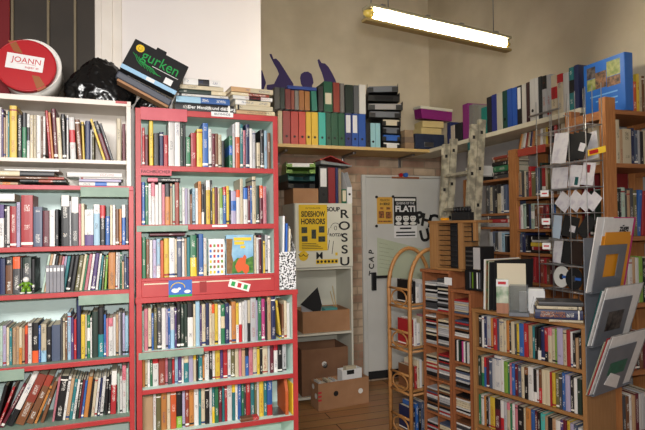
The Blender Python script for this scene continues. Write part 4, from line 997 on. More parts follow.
# marker graffiti on the cabinet door
gx = text('graffiti', 'R\nO\nS\nS\nU', 0.105, 'blackink', dd, (BF.u(344.5, 237, VD), VD + 0.0004, BF.z(344, 238, VD)), sx=1.0, bold=0.002)
gx.scale = (1.3, 0.98, 1)
text('graffiti', 'SOUP', 0.05, 'blackink', dd, (BF.u(333, 209, VD), VD + 0.0004, BF.z(333, 209.5, VD)), bold=0.002)
text('graffiti', 'ROTZA', 0.036, 'blackink', dd, (BF.u(336, 235, VD), VD + 0.0004, BF.z(336, 235, VD)), bold=0.001)
text('graffiti', 'M', 0.085, 'blackink', dd, (BF.u(319.5, 257, VD), VD + 0.0004, BF.z(319.5, 256, VD)), bold=0.001)
g = MB()
def arc(cx, cz, rx, rz, a0, a1, r=0.0022, n=12): return [(BF.u(cx + rx * math.cos(R(a0 + (a1 - a0) * k / n)), cz, VD), VD - 0.0004, BF.z(cx, cz - rz * math.sin(R(a0 + (a1 - a0) * k / n)), VD)) for k in range(n + 1)]
g.tube(arc(335.5, 228, 4.8, 5, 0, 180), 0.0022, 6); g.tube(arc(335.5, 228, 1.2, 2, 0, 360), 0.0022, 6)
for a, b_ in (((329.5, 240), (328, 250)), ((333.5, 241), (332, 254)), ((329, 228), (327.8, 235))):
    g.tube([(BF.u(a[0], a[1], VD), VD - 0.0004, BF.z(a[0], a[1], VD)), (BF.u(b_[0], b_[1], VD), VD - 0.0004, BF.z(b_[0], b_[1], VD))], 0.0025, 6)
g.build('graffiti', 'blackink', dd)
g = MB(); g.cyl((BF.u(303.5, 256, VD), VD - 0.0012, BF.z(303.5, 256, VD)), (BF.u(303.5, 256, VD), VD - 0.0002, BF.z(303.5, 256, VD)), 0.042, seg=28); g.build('round_sticker', 'poster_y', dd)
g = MB(); g.tube(arc(301, 254, 2.3, 2.2, 180, 360), 0.003, 6); g.tube(arc(306, 254, 2.3, 2.2, 180, 360), 0.003, 6)
for o_ in g.bm.verts: o_.co.y -= 0.0012
g.build('sticker_drawing', 'blackink', dd)
g = MB(); u0_, u1_, z0_, z1_ = on(BF, VD, 316, 259.6, 338, 263.3); g.box(u0_, u1_, VD - 0.0012, VD - 0.0002, z0_, z1_); sb_ = g.build('strip_sticker', 'poster_y', dd)
g = MB()
for k in range(6):
    cx = u0_ + (u1_ - u0_) * (k + .5) / 6; g.cyl((cx, VD - 0.0018, (z0_ + z1_) / 2), (cx, VD - 0.0012, (z0_ + z1_) / 2), 0.0125, seg=6)
g.build('sticker_marks', 'blackink', dd)
MB().box(BF.u(335.3, 254, VD), BF.u(337.6, 254, VD), VD - 0.0012, VD - 0.0002, BF.z(336, 255.5, VD), BF.z(336, 252.5, VD)).build('small_sticker', 'poster_y', dd)
# on the cabinet
bc = MB(); u0_, u1_, z0_, z1_ = on(BF, VC + .02, 293, 188.2, 318.5, 203); 
o = bc.box(0, u1_ - u0_, 0, 0.3, 0, z1_ - czt - 0.001, 0.003).build('carton', 'cardboard', None, BF.pt(u0_, VC + 0.02, czt + 0.001), (0, 0, BF.yaw)); tag(o, 'brown carton on top of ivory cabinet, under green letter trays', 'carton')
z_ = z1_ + 0.002
tray_spec = [('black', 'black letter tray, lowest on the brown carton'), ('teal_plastic', 'dark teal letter tray on the brown carton'), ('lime_plastic', 'lower lime green letter tray in the stack on brown carton'), ('lime_plastic', 'upper lime green letter tray in the stack on brown carton')]
for k, (mt, lb_) in enumerate(tray_spec):
    h = 0.062 if k < 2 else 0.05
    letter_tray(BF, 287 if k > 1 else 288, 315, 180, VC + 0.03, z_, h, mt, lb_, 'letter trays on ivory cabinet', d=0.3, dyaw=R(2 if k < 2 else -4 - k), sheets=0.035 if k == 3 else 0)
    z_ += h + 0.002
cb = [(319.2, 328.2, 166, (24, 24, 26), 'black', (.45, .95, 'paper')), (328.5, 335.6, 167, (130, 26, 34), 'dark red', None), (336, 338.4, 167, (30, 40, 92), 'thin navy', None), (338.7, 341.6, 168, (150, 132, 108), 'tan', None)]
for k, (a, b_, yt, rgb, cn, lab) in enumerate(cb):
    binder(BF, a, b_, yt, 202.8, VC + .02, czt, rgb, '%s ring binder, %s from left on top of ivory cabinet' % (cn, nth(k + 1)), 'binders on ivory cabinet', lab=lab, hole=k == 0)
binder(BF, 341.9, 346.8, 188.5, 202.8, VC + .02, czt, (24, 96, 66), 'short green folder with cream label on top of ivory cabinet', 'binders on ivory cabinet', lab=(.15, .9, 'offwhite'), hole=False)
mg = thing('magazine_holder', 'white magazine holder with scooped front at right end of ivory cabinet top', 'holder', BF.pt(BF.u(349.6, 203, VC + .02), VC + .02, czt + 0.001), (0, 0, BF.yaw))
w_ = BF.u(352.2, 203, VC + .02) - BF.u(347.2, 203, VC + .02); h_ = BF.z(350, 171, VC + .02) - czt
b = MB()
for sx in (-1, 1):
    pr = MB(); pr.prism([(0, 0), (0.26, 0), (0.26, h_), (0.1, h_), (0.05, h_ * .75), (0, h_ * .5)], 0, 0.002)
    pr.bm.transform(Matrix.Translation((sx * (w_ / 2 - 0.001) + 0.001, 0, 0)) @ Matrix.Rotation(PI / 2, 4, 'Z')); b._merge(pr.bm.copy())
b.box(-w_ / 2, w_ / 2, -0.002, 0, 0, h_ * .5).box(-w_ / 2, w_ / 2, 0.26, 0.262, 0, h_).box(-w_ / 2, w_ / 2, 0, 0.26, 0, 0.002)
b.build('holder_body', 'paper', mg)
MB().cyl((0, -0.004, h_ * .28), (0, -0.0022, h_ * .28), 0.011, seg=14).build('finger_hole', 'blackink', mg)
zt_ = czt + .001 + BF.z(333, 166, VC + .02) - BF.z(333, 202.8, VC + .02) + .012
fo = thing('folder', 'grey folder lying open-edged across the binders on ivory cabinet', 'folder', BF.pt(BF.u(320.5, 165, VC), VC + 0.0, zt_ + .006), (0, R(3.5), BF.yaw))
w2 = BF.u(352, 165, VC) - BF.u(320.5, 165, VC)
b = MB(); b.prism([(0, 0), (w2, 0), (w2, 0.012), (0, 0.03)], 0, 0.27); b.build('cover', mat('grey_folder', (120, 124, 126), 0.5), fo)
fr_ = thing('folder', 'red folder standing open like a roof on top of grey folder', 'folder', BF.pt(BF.u(321, 160, VC), VC + 0.04, fo.location.z + 0.042), (0, R(9), BF.yaw))
b = MB(); b.prism([(0, 0.0), (w2 * .33, 0.055), (w2 * 1.08, 0.0), (w2 * 1.06, -0.004), (w2 * .33, 0.048), (0.01, -0.003)], 0, 0.22); b.build('cover', mat('red_folder', (170, 36, 34), 0.5), fr_)
# cardboard trays
def carton(loc, yaw, W, Dp, H, mt, label, t=0.004, rings=(), name='cardboard_box'):
    r = thing(name, label, 'box', loc, (0, 0, yaw))
    b = MB()
    b.box(-W / 2, W / 2, 0, t, 0, H).box(-W / 2, W / 2, Dp - t, Dp, 0, H).box(-W / 2, -W / 2 + t, t, Dp - t, 0, H).box(W / 2 - t, W / 2, t, Dp - t, 0, H).box(-W / 2 + t, W / 2 - t, t, Dp - t, 0, t)
    b.build('box_body', mt, r)
    for fx, fz, face, mm in rings:
        c = MB()
        if face == 'f': c.cyl((W * fx, -0.001, H * fz), (W * fx, 0.001, H * fz), 0.022, seg=20)
        else: c.cyl((-W / 2 - 0.001, Dp * fx, H * fz), (-W / 2 + 0.001, Dp * fx, H * fz), 0.022, seg=20)
        c.build('hand_hole', mm, r)
    return r
u0_, u1_, z0_, z1_ = on(BF, VC + .03, 301, 314.5, 351.5, 332)
W1 = u1_ - u0_ - 0.03
tb = carton(BF.pt((u0_ + u1_) / 2, VC + .03, czs + 0.001), BF.yaw, W1, 0.3, z1_ - z0_, 'cardboard', 'brown cardboard tray with papers on the middle shelf of ivory cabinet')
H1 = z1_ - z0_
def inbox(root_loc, fr, items):
    for nm, lb_, cat, du, dv, dz, w_, d_, h_, rot, mt in items:
        o = MB().box(-w_ / 2, w_ / 2, -d_ / 2, d_ / 2, 0, h_, 0.001).build(nm, mt, None, Vector(root_loc) + fr.U * du + fr.V * dv + Vector((0, 0, dz)), (rot[0], rot[1], fr.yaw + rot[2])); tag(o, lb_, cat)
inbox(tb.location, BF, [('folder', 'pale grey folder standing at left in the cardboard tray', 'folder', -.142, .07, .006, .11, .006, .24, (R(-8), 0, 0), 'grey_wall'),
    ('folder', 'blue folder leaning beside the black cardboard triangle in cabinet tray', 'folder', -.075, .17, .012, .012, .2, .27, (0, R(6), 0), 'blue'),
    ('folder', 'white folder leaning in the cardboard tray of ivory cabinet', 'folder', -.04, .18, .012, .008, .2, .25, (0, R(6), 0), 'paper'),
    ('booklet', 'cream booklets lying at right in the cardboard tray', 'booklet', .085, .18, .10, .145, .2, .03, (0, 0, 0), 'offwhite'),
    ('tin', 'turquoise flat box lying on the papers in cardboard tray', 'box', .085, .2, .135, .13, .12, .045, (0, 0, R(8)), mat('turquoise_tin', (78, 150, 150), 0.5))])
tri = MB().prism([(-0.15, 0.0), (0.03, -0.09), (0.045, 0.0), (0.0, 0.15)], 0, 0.008).build('card_sign', 'blackmat', None, tb.location + BF.U * -.07 + BF.V * .045 + Vector((0, 0, .232)), (R(-4), R(4), BF.yaw)); tag(tri, 'black triangular card sticking up from the cardboard tray', 'card')
for k in range(2):
    s_ = MB().cyl((0, 0, 0), (-0.05 - 0.02 * k, 0.03, 0.36 - 0.05 * k), 0.004, 0.003, 8).build('wooden_stick', 'ply', None, tb.location + BF.U * (.192 + .008 * k) + BF.V * (.2 + .03 * k) + Vector((0, 0, .006)), (0, 0, BF.yaw)); tag(s_, ('longer' if k == 0 else 'shorter') + ' thin wooden stick leaning in the cardboard tray', 'stick')
# box on the cabinet's bottom shelf
u0_, u1_, z0_, z1_ = on(BF, VC + .02, 299, 350, 351.3, 382)
carton(BF.pt((u0_ + u1_) / 2 , VC + .03, 0.052), BF.yaw, u1_ - u0_ - .05, 0.32, z1_ - 0.06, 'cardboard_dark', 'dark brown cardboard box on the bottom shelf of ivory cabinet', rings=((0.0, 0.62, 'f', 'blackink'), (-0.02, 0.66, 'f', 'white_plastic')))
# big open box on the floor
def floor_pt(px, py):
    d = ray(px, py); t = -CAM.z / d.z; return CAM + d * t
fA, fB = floor_pt(318.5, 411.5), floor_pt(369, 402.5)
yb = math.atan2(fB.y - fA.y, fB.x - fA.x)
Wf = (fB - fA).length
FFr = Frame((fA.x, fA.y), math.degrees(yb))
Hf = FFr.z(320, 384) 
dF = 0.15
fbx = carton(FFr.pt(Wf / 2, 0, 0.001), yb, Wf, dF, Hf, 'cardboard', 'open cardboard box full of paperbacks standing on the floor boards', rings=((-0.16, 0.55, 'f', 'blackink'), (0.33, 0.5, 'f', 'white_plastic'), (0.3, .5, 's', 'white_plastic'), (0.66, .8, 's', 'white_plastic')))
for k in range(3):
    MB().box(-Wf / 2 - 0.001, -Wf / 2 + 0.03, -0.0012, 0.0002, Hf * (.35 + .14 * k), Hf * (.42 + .14 * k)).build('red_mark', 'redink', fbx)
xx = -Wf / 2 + 0.02; k = 0
cs = 'wwecwewcwweccwce'
while xx < Wf * .22 - 0.12:
    w_ = random.uniform(0.018, 0.028); h_ = Hf * random.uniform(.86, 1.02)
    add_book('paperback', FFr, Wf / 2 + xx + w_ / 2, 0.03, 0.0065, w_, h_, 0.10, cs[k % len(cs)], 0, '%s paperback, %s from left in the open floor box' % (PAL[cs[k % len(cs)]][1], nth(k + 1)), 'paperbacks in the floor box', cat='paperback')
    xx += w_ + 0.0015; k += 1
bx = carton(FFr.pt(Wf * .72, 0.05, 0.0065), yb + R(1), 0.19, 0.085, Hf + 0.06, 'paper', 'small white box of paperbacks set inside the open floor box', name='small_box')
MB().box(-0.05, 0.02, -0.0012, -0.0002, Hf + 0.02, Hf + 0.055).build('printed_patch', 'blackink', bx)
add_book('paperback', FFr, Wf * .72, 0.065, 0.012, 0.1, Hf + 0.075, 0.05, 'c', 0, 'cream paperback standing inside the small white box on the floor', 'paperbacks in the floor box', cat='paperback')

# posters and graffiti on the white door
VDo = -0.0285
r, w_, h_ = poster(BF, VDo, 376.8, 197, 392.8, 223.8, 'poster_o', 'event_flyer', 'small ochre flyer with lettering, left one on the white door')
text('lettering', 'PENSION', h_ * .12, 'blackink', r, (0, -0.0016, h_ * .38), sx=0.8)
text('lettering', 'der BERGE', h_ * .12, 'blackink', r, (0, -0.0016, h_ * .24), sx=0.75, bold=.001)
b = MB(); b.box(-w_ * .4, -w_ * .05, -0.0017, -0.0012, -h_ * .28, -h_ * .02).box(w_ * .05, w_ * .42, -0.0017, -0.0012, -h_ * .3, -h_ * .05).box(-w_ * .3, -w_ * .1, -0.0017, -0.0012, h_ * .04, h_ * .12).box(w_ * .1, w_ * .35, -0.0017, -0.0012, h_ * .03, h_ * .12).box(-w_ * .42, w_ * .42, -0.0017, -0.0012, -h_ * .43, -h_ * .38)
b.build('printed_pictures', noisy('flyer_print', (60, 44, 26), (180, 110, 60), 60, 0.7), r)
r, w_, h_ = poster(BF, VDo - 0.0014, 393.6, 196.8, 417, 237.5, 'paper', 'concert_poster', 'black and white band poster with three faces, right one on the white door')
MB().box(-w_ / 2, w_ / 2, -0.0018, -0.0012, -h_ * .2, h_ * .5).build('printed_ground', 'blackink', r)
text('lettering', 'FLATI', h_ * .2, 'paper', r, (0, -0.0024, h_ * .2), sx=w_ * .9 / (h_ * .2 * 2.5), bold=.003)
text('lettering', 'QUEENS OF THE', h_ * .075, 'paper', r, (0, -0.0024, h_ * .34), sx=.9)
b = MB(); b.box(-w_ * .45, w_ * .45, -0.0022, -0.0018, h_ * .4, h_ * .46)
for cx in (-.3, 0.02, .33):
    b.prism(blob(14, w_ * cx, -h_ * .02, w_ * .13, h_ * .085, 0, .08), -0.0022, -0.0018); b.prism(blob(8, w_ * cx, -h_ * .15, w_ * .14, h_ * .04, 0, .08), -0.0022, -0.0018)
b.build('printed_artwork', 'white_plastic', r)
b = MB()
for cx in (-.3, 0.02, .33):
    for sx in (-1, 1): b.box(w_ * (cx + sx * .05 - .02), w_ * (cx + sx * .05 + .02), -0.0026, -0.0022, -h_ * .015, h_ * .005)
    b.box(w_ * (cx - .05), w_ * (cx + .05), -0.0026, -0.0022, -h_ * .07, -h_ * .06); b.box(w_ * (cx - .12), w_ * (cx + .12), -0.0026, -0.0022, h_ * .035, h_ * .075)
b.box(-w_ * .25, w_ * .25, -0.0018, -0.0012, -h_ * .29, -h_ * .25).box(-w_ * .42, w_ * .42, -0.0018, -0.0012, -h_ * .385, -h_ * .35).box(-w_ * .42, w_ * .42, -0.0018, -0.0012, -h_ * .46, -h_ * .43)
b.build('printed_text', 'blackink', r)
for k, (px, py) in enumerate(((376.3, 197), (392.8, 196.6), (376.3, 226))):
    o = MB().cyl((0, -0.012, 0), (0, -0.0005, 0), 0.013, seg=14).build('magnet', 'black', None, BF.pt(BF.u(px, py, VDo - .004), VDo - 0.0035, BF.z(px, py, VDo - .004)), (0, 0, BF.yaw)); tag(o, ('black magnet at the top left corner of ochre flyer', 'black magnet between ochre flyer and band poster', 'black magnet at the lower left corner of ochre flyer')[k], 'magnet')
rs2 = BF.hit(423, 213, VDo); 
leaf = [c for c in d2.children if c.name.startswith('door_leaf')][0]
for ch, px, py, sz, rt in (('P', 419.5, 218, .16, -12), ('H', 426.5, 221, .17, 12), ('C', 433.5, 221, .16, 0), ('U', 425, 236, .16, -14)):
    text('graffiti', ch, sz, 'blackink', leaf, (BF.u(px, py, VDo), VDo - 0.0002, BF.z(px, py, VDo)), (PI / 2, R(rt), 0), bold=.007)
for k, ch in enumerate('PACT'):
    text('graffiti', ch, .075, 'blackink', leaf, (BF.u(371.5, 252, VDo), VDo - 0.0002, BF.z(371.5, 252 + 7.2 * k, VDo)), (PI / 2, R(-80), 0), bold=.002)
sg = thing('plan_sheet', 'large pale green sheet with faint handwriting hung on the white door', 'sheet', BF.o, (0, 0, BF.yaw))
q = [BF.hit(x, y, VDo - .003) for x, y in ((377, 237.5), (427, 250), (440, 252), (440, 282), (377.5, 276))]
MB().prism(q, VDo - 0.0045, VDo - 0.003).build('sheet', 'sheet_green', sg)
b = MB()
for k in range(7): b.tube([(BF.u(379 + 1.2 * q_, 243 + 4 * k, VDo), VDo - 0.0047, BF.z(379, 243 + 4 * k + .25 * q_, VDo)) for q_ in range(0, 8 + (k * 5) % 9)], 0.0012, 5)
b.build('handwriting', mat('faint_pencil', (110, 118, 104), 0.8), sg)

# ================================================================== STRIP LAMP
LY0, LY1 = 2.62, 3.11
pA, pB = at(366, 13.5, LY0), at(507, 45, LY1)
la = math.atan2(pB.y - pA.y, pB.x - pA.x); Ll = math.hypot(pB.x - pA.x, pB.y - pA.y)
zl = (pA.z + pB.z) / 2
lp = thing('strip_lamp', 'lit fluorescent strip lamp with yellow ends hanging on chains from ceiling', 'lamp', (pA.x, pA.y, zl), (0, 0, la))
MB().box(0.0, Ll, -0.04, 0.04, 0.024, 0.042, 0.006).build('housing', 'lamp_housing', lp)
b = MB(); b.box(-0.015, Ll + .015, -0.024, .024, -0.042, -.026, .005); b.build('reflector', 'lamp_reflector', lp)
for x_ in (0.02, Ll - .02): MB().box(x_ - .012, x_ + .012, .026, .036, -0.0255, .0235).build('side_bracket', 'lamp_housing', lp)
MB().cyl((0.025, -0.004, 0.0), (Ll - 0.025, -0.004, 0.0), 0.023, seg=20).build('tube', 'tube', lp)
for x_ in (0.0, Ll): 
    b = MB(); sgn = -1 if x_ == 0 else 1
    b.cyl((x_ - sgn * 0.03, -0.004, 0.0), (x_ + sgn * 0.012, -0.004, 0.002), 0.027, 0.012, 16); b.build('end_cap', 'lamp_cap', lp)
def chain(px, xs, xe):
    b = MB(); b.tube([(px + xs, 0, 0.045), (px + xe, 0, CEIL - zl - 0.002)], 0.003, 6); return b
chain(0.09, -0.06, 0.02).build('chain', 'steel', lp); chain(0.09, 0.05, -0.02).build('chain', 'steel', lp)
chain(Ll - 0.11, 0.0, 0.0).build('chain', 'steel', lp)
for x_ in (0.09, Ll * .38, Ll * .62, Ll - .11): MB().box(x_ - 0.012, x_ + 0.012, -0.03, 0.03, 0.0425, 0.055, 0.002).build('clip', 'steel', lp)

# ================================================================== LOW BOOKCASE (oak)
ql, qr = QF.u(472.6, 340), QF.u(586.2, 370)
ZL = 0.5 * (QF.z(478, 309.8) + QF.z(581, 324.0))
DQ = 0.28
zq = [QF.z(530, 358.0 - 0.3), 0, 0, 0]
zq[0] = 0.5 * (QF.z(477, 347.2) + QF.z(583, 370)); zq[1] = 0.5 * (QF.z(477, 384.5) + QF.z(583, 418)); zq[2] = zq[1] - (zq[0] - zq[1]); zq[3] = zq[2] - (zq[0] - zq[1])
lc = thing('bookcase', 'low oak bookcase packed with paperbacks, grey brochure rack on its side', 'bookcase', QF.o, (0, 0, QF.yaw))
part(MB().box(ql, ql + 0.022, 0, DQ, 0, ZL - 0.02, 0.002), 'side_panel', 'oak', lc)
part(MB().box(qr - 0.022, qr, 0, DQ, 0, ZL - 0.02, 0.002), 'side_panel', 'oak', lc)
part(MB().box(ql - 0.002, qr + 0.002, -0.004, DQ, ZL - 0.02, ZL, 0.002), 'top_board', 'oak_h', lc)
part(MB().box(ql + 0.022, qr - 0.022, DQ - 0.008, DQ, 0.03, ZL - 0.02), 'back_panel', 'oak', lc)
for z_ in zq + [0.07]: part(MB().box(ql + 0.022, qr - 0.022, 0.002, DQ - 0.008, z_ - 0.018, z_, 0.002), 'shelf', 'oak_h', lc)
def qrow(spec, y0, y1, z, zmax, shelf, xend, v=0.012):
    """the front runs away steeply, so the reference height follows the shelf line"""
    global _line
    _line = lambda x: y0 + (y1 - y0) * (x - 477) / 106.0
    class F2(Frame): pass
    f2 = Frame(QF.o, -55.27)
    base = f2.u
    def uu(px, py, vv=0.0): return Frame.hit(f2, px, _line(px), vv)[0]
    def zz2(px, py, vv=0.0): return Frame.hit(f2, px, py - ref + _line(px), vv)[1]
    ref = 400.0
    f2.u = uu; f2.z = zz2
    return row(f2, spec, ref, shelf, v=v, depth=0.125, z=z, zmax=zmax, xend=xend, umin=ql + .0235)
qrow('@478.3 k3.4/31 w2.2/31 n2.8/31 e4.4/32 o2/31 r4/31 s3/31 c4.4/32 c2.6/31 o3/32 k2/30 c3.4/32 d2/30 y3/31 b5/32 r4.4/33 @528 a4/32 t3/32 k2.4/32 kw3.4/31 n4/33 rk3.6/33 cp4/34 c3/34 i2/34 v6/36 c4/35 r4/36 w2.4/35 k3/34 a3/30 k3/33', 347.2, 370, zq[0], ZL - 0.022, "low bookcase's top shelf", 580.5)
qrow('@478 G3/29 cg3/29 br2.4/29 m2.4/29 s3.2/29 e2.4/30 w7/34 w3/32 i4/31 g2/31 p2/31 b3/31 m3/31 s4/31 c3/31 kh4/31 w5.4/33 kw3.2/32 w2/32 hr3.4/33 c4/34 c4.6/35 r2/34 y3.4/34 z4/34 d3/34 b3.4/37 v5/36 k3.4/36 w3.6/35 G4.6/35', 384.5, 418, zq[1], zq[0] - 0.02, "low bookcase's second shelf", 580.5)
qrow('@478 g2/29 w3/29 o2.4/29 k2.4/29 e2/29 y5/31 mk5.4/31 wr3.6/31 e3/31 cp3.4/31 g2/31 w3/32 p3/32 k6/32 c2/32 o5.4/33 b4/33 m3/33 k3/33 T5/33 a3/32 k4/32 a4/32 w5/32 u3/34 m3.4/35 y3.4/35 v4/34 s4/34 w4/32', 422, 458, zq[2], zq[1] - 0.02, "low bookcase's third shelf", 580.5)
qrow('@478 e4/29 w4/29 s5/30 k4/30 c5/30 r4/30 b5/31', 458, 498, zq[3], zq[2] - 0.02, "low bookcase's fourth shelf", 580.5)
# records and sleeves leaning on the low bookcase
def qpt(px, py, v): 
    u_, z_ = QF.hit(px, py, v); return u_
ups = ql + 0.004
def slab(fr, name, label, cat, u, v, z, th, dp, h, mt, tilt=0.0, yawx=0.0, group=None):
    o = MB().box(-th / 2, th / 2, 0, dp, 0, h, min(0.001, th * .2)).build(name, mt, None, fr.pt(u, v, z + abs(math.sin(tilt)) * th / 2), (0, tilt, fr.yaw + yawx)); return tag(o, label, cat, group)
hr = QF.z(484, 259.5, 0.02) - ZL
recs = [('paper', 'white record sleeve, outermost at left end of the row on low bookcase', 0.006), ('offwhite', 'cream record sleeve, second in the row of records on low bookcase', 0.004), ('photo', 'colourful record sleeve, third in the row on low bookcase', 0.008), ('sheet_green', 'pale green record sleeve, fourth in the row on low bookcase', 0.005), ('blackmat', 'black record sleeve, fifth in the row on low bookcase', 0.009)]
u_ = QF.u(480, 308, 0.0) + 0.012
for k, (mt, lb_, th) in enumerate(recs):
    slab(QF, 'record_sleeve', lb_, 'record', u_, 0.02, ZL + 0.001, th, 0.30, hr * (1.0 - .012 * k), mt, R(2.0), R(-5), 'record sleeves on low bookcase'); u_ += th + 0.004
o = slab(QF, 'record_sleeve', 'large black sleeve standing behind the cream folders on low bookcase', 'record', u_ + 0.012, 0.02, ZL + 0.001, 0.004, 0.31, hr * .99, 'blackmat', R(4), R(-9), 'record sleeves on low bookcase')
def pane(name, label, cat, px0, py0, px1, py1, Y, yaw, th, mt, lean=-6, rots=0, z0=None):
    a = at(px0, py1, Y); f = Frame((a.x, a.y), yaw); z0 = a.z if z0 is None else z0
    f0 = Frame((a.x, a.y), yaw); w_ = f0.u(px1, (py0 + py1) / 2); h_ = f0.z((px0 + px1) / 2, py0) - z0
    o = MB().box(0, w_, 0, th, 0, h_, min(.001, th * .2)).build(name, mt, None, (a.x, a.y, z0), (R(lean), 0, R(yaw))); tag(o, label, cat); return o, w_, h_
o, w_, h_ = pane('folder', 'tall cream folder leaning on the black record sleeves', 'folder', 497.5, 263.5, 526, 305, 3.03, -22, 0.004, 'offwhite', -4, z0=ZL + 0.0008)
o, w_, h_ = pane('magazine', 'green and white magazine leaning in front of cream folder on low bookcase', 'magazine', 496.5, 279, 508.5, 308, 2.985, -22, 0.004, noisy('magazine_green', (60, 110, 60), (200, 200, 180), 14, .4), -4, z0=ZL + 0.0008)
MB().box(0.0, w_, -0.0012, -0.0002, h_ * .78, h_ * .98).build('printed_band', 'paper', o); MB().box(w_ * .15, w_ * .8, -0.0018, -0.0012, h_ * .84, h_ * .92).build('printed_title', 'redink', o)
MB().box(0, w_, -0.0012, -0.0002, 0.001, h_ * .3).build('printed_band', 'cherry', o)
# clear acrylic leaflet box
a = at(509.5, 311, 2.885); ax = thing('leaflet_box', 'clear acrylic box with a dark base standing between magazine and white cards', 'box', (a.x, a.y, ZL + 0.001), (0, 0, R(-22)))
w_ = Frame((a.x, a.y), -22).u(528.5, 312); h_ = 0.165
b = MB(); t = 0.003
b.box(0, w_, 0, t, 0.022, h_).box(0, w_, 0.09, 0.09 + t, 0.022, h_).box(0, t, t, 0.09, 0.022, h_).box(w_ - t, w_, t, 0.09, 0.022, h_)
b.build('clear_walls', 'glass', ax); MB().box(-0.004, w_ + 0.004, -0.004, 0.097, 0, 0.021, 0.003).build('base', 'grey_plastic', ax)
b = MB().box(w_ * .52, w_ - .008, 0.03, 0.06, 0.001, 0.11).build('leaflets', 'paper', None, Vector((a.x, a.y, ZL + 0.023)), (0, 0, R(-22))); tag(b, 'white leaflets standing inside the clear acrylic box', 'leaflets')
# white card boxes
cz_ = [(527.5, 545, 291, 311.5, 2.97, 'white card box with faint print standing right of the clear acrylic box')]
for px0, px1, y0, y1, Y, lb_ in cz_:
    a = at(px0, y1, Y); f = Frame((a.x, a.y), -22); w_ = f.u(px1, 300)
    r = thing('card_box', lb_, 'box', (a.x, a.y, ZL + 0.001), (0, 0, R(-22)))
    hh = f.z(535, y0) - ZL
    b = MB(); b.box(0, w_, 0, .003, 0, hh).box(0, .003, .003, .1, 0, hh).box(w_ - .003, w_, .003, .1, 0, hh).box(0.003, w_ - .003, .1, .103, 0, hh).box(0.003, w_ - .003, .003, .1, 0, .003); b.build('box_body', 'paper', r)
    b = MB()
    for k in range(5): b.tube([(w_ * (.2 + .1 * k), -.0006, hh * (.2 + .1 * ((k * 3) % 4))), (w_ * (.27 + .1 * k), -.0006, hh * (.45 + .1 * ((k * 3) % 4)))], .0009, 5)
    b.build('faint_print', 'grey_plastic', r)
    tag(MB().box(0.008, w_ - .008, 0.02, 0.09, 0, hh + 0.006).build('cards', 'white_plastic', None, Vector((a.x, a.y, ZL + .0045)), (0, 0, R(-22))), 'white cards filling the white card box on low bookcase', 'cards')
# lying books at the right end
SF = Frame(at(536, 310, 2.73)[:2], -19.0)
zb = ZL + 0.0
def lay(px0, px1, th, dp, codes, lab, dy=0, z=0, v=0.0):
    u0_, u1_ = SF.u(px0, 312), SF.u(px1, 312)
    return flat(SF, u0_, u1_, v, z, th, dp, codes, lab, 'lying books on low bookcase', R(dy))
z = zb
lay(549, 583, 0.012, 0.15, 'c', 'cream thin book lying lowest in the pile at right end of low bookcase', 0, z, 0.0); z += 0.0135
o = lay(535, 583, 0.048, 0.16, 'n', 'thick dark blue book with orange lettering lying in the pile on low bookcase', 0, z, 0.0)
for k, (bd, cl) in enumerate((('SCHREIBEN FÜR', 'tape'), ('GRUNDLAGEN', 'tape'))):
    t_ = text('lettering', bd, 0.017, cl, o, (0.008 - 0.016 * k, -0.0006, 0.085), bold=.0006); t_.rotation_mode = 'QUATERNION'; t_.rotation_quaternion = Matrix(((0, -1, 0), (0, 0, -1), (1, 0, 0))).to_quaternion()
z += 0.0495
lay(537, 582, 0.016, 0.16, 'c', 'cream book lying above the dark blue one on low bookcase', 1, z); z += 0.0175
lay(539, 584, 0.021, 0.15, 'd', 'dark grey book lying on top of the pile on low bookcase', 2, z, .002); z += 0.0225

# grey brochure rack hung on the side of the low bookcase
GF = Frame(QF.pt(qr + 0.004, 0.0, 0)[:2], -55.27 + 90)        # front faces out from the bookcase side
gz0, gz1 = GF.z(605, 388), GF.z(584, 238)
gu0, gu1 = GF.u(584.5, 320) , GF.u(623, 330)
gr = thing('brochure_rack', 'grey plastic brochure rack with three pockets on the side of low bookcase', 'rack', GF.o, (0, 0, GF.yaw))
MB().box(gu0, gu1, -0.006, -0.0005, gz0, gz1, 0.002).build('back_plate', 'grey_plastic', gr)
Pw = gu1 - gu0
pock = []
zb_list = [gz1 - 0.27, gz1 - 0.53, gz1 - 0.765]
for k in range(3):
    zb_ = zb_list[k]; ht = 0.235 if k < 2 else 0.24
    pk = MB(); lean = (0.045, 0.065, 0.08)[k]
    # slanted front plate with a cut-out, two cheeks and a floor
    def P(u_, s_): return (u_, -0.035 - lean * s_, zb_ + ht * s_)
    c0_, c1_ = gu0 + Pw * .22, gu0 + Pw * .56
    def plate(u0_, u1_, s0, s1):
        A = [P(u0_, s0), P(u1_, s0), P(u1_, s1), P(u0_, s1)]; B = [(x, y + 0.004, zz_) for x, y, zz_ in A]
        V_ = [pk.bm.verts.new(q) for q in A + B]
        for f in ((0, 1, 2, 3), (7, 6, 5, 4), (0, 4, 5, 1), (1, 5, 6, 2), (2, 6, 7, 3), (3, 7, 4, 0)): pk.bm.faces.new([V_[i] for i in f])
    g0_, g1_ = gu0 + Pw * .02, gu0 + Pw * .74
    if k == 0:
        plate(g0_, g1_, 0, .32); plate(g0_, c0_, .32, .8); plate(c1_, g1_, .32, .8); plate(g0_, g1_, .8, 1.0)
    else:
        plate(g0_, g1_, 0, 1.0)
    pk.box(gu0, gu1, -0.036, -0.0005, zb_ - 0.003, zb_)
    pk.build('pocket', 'grey_plastic', gr)
    pock.append((zb_, ht, lean))
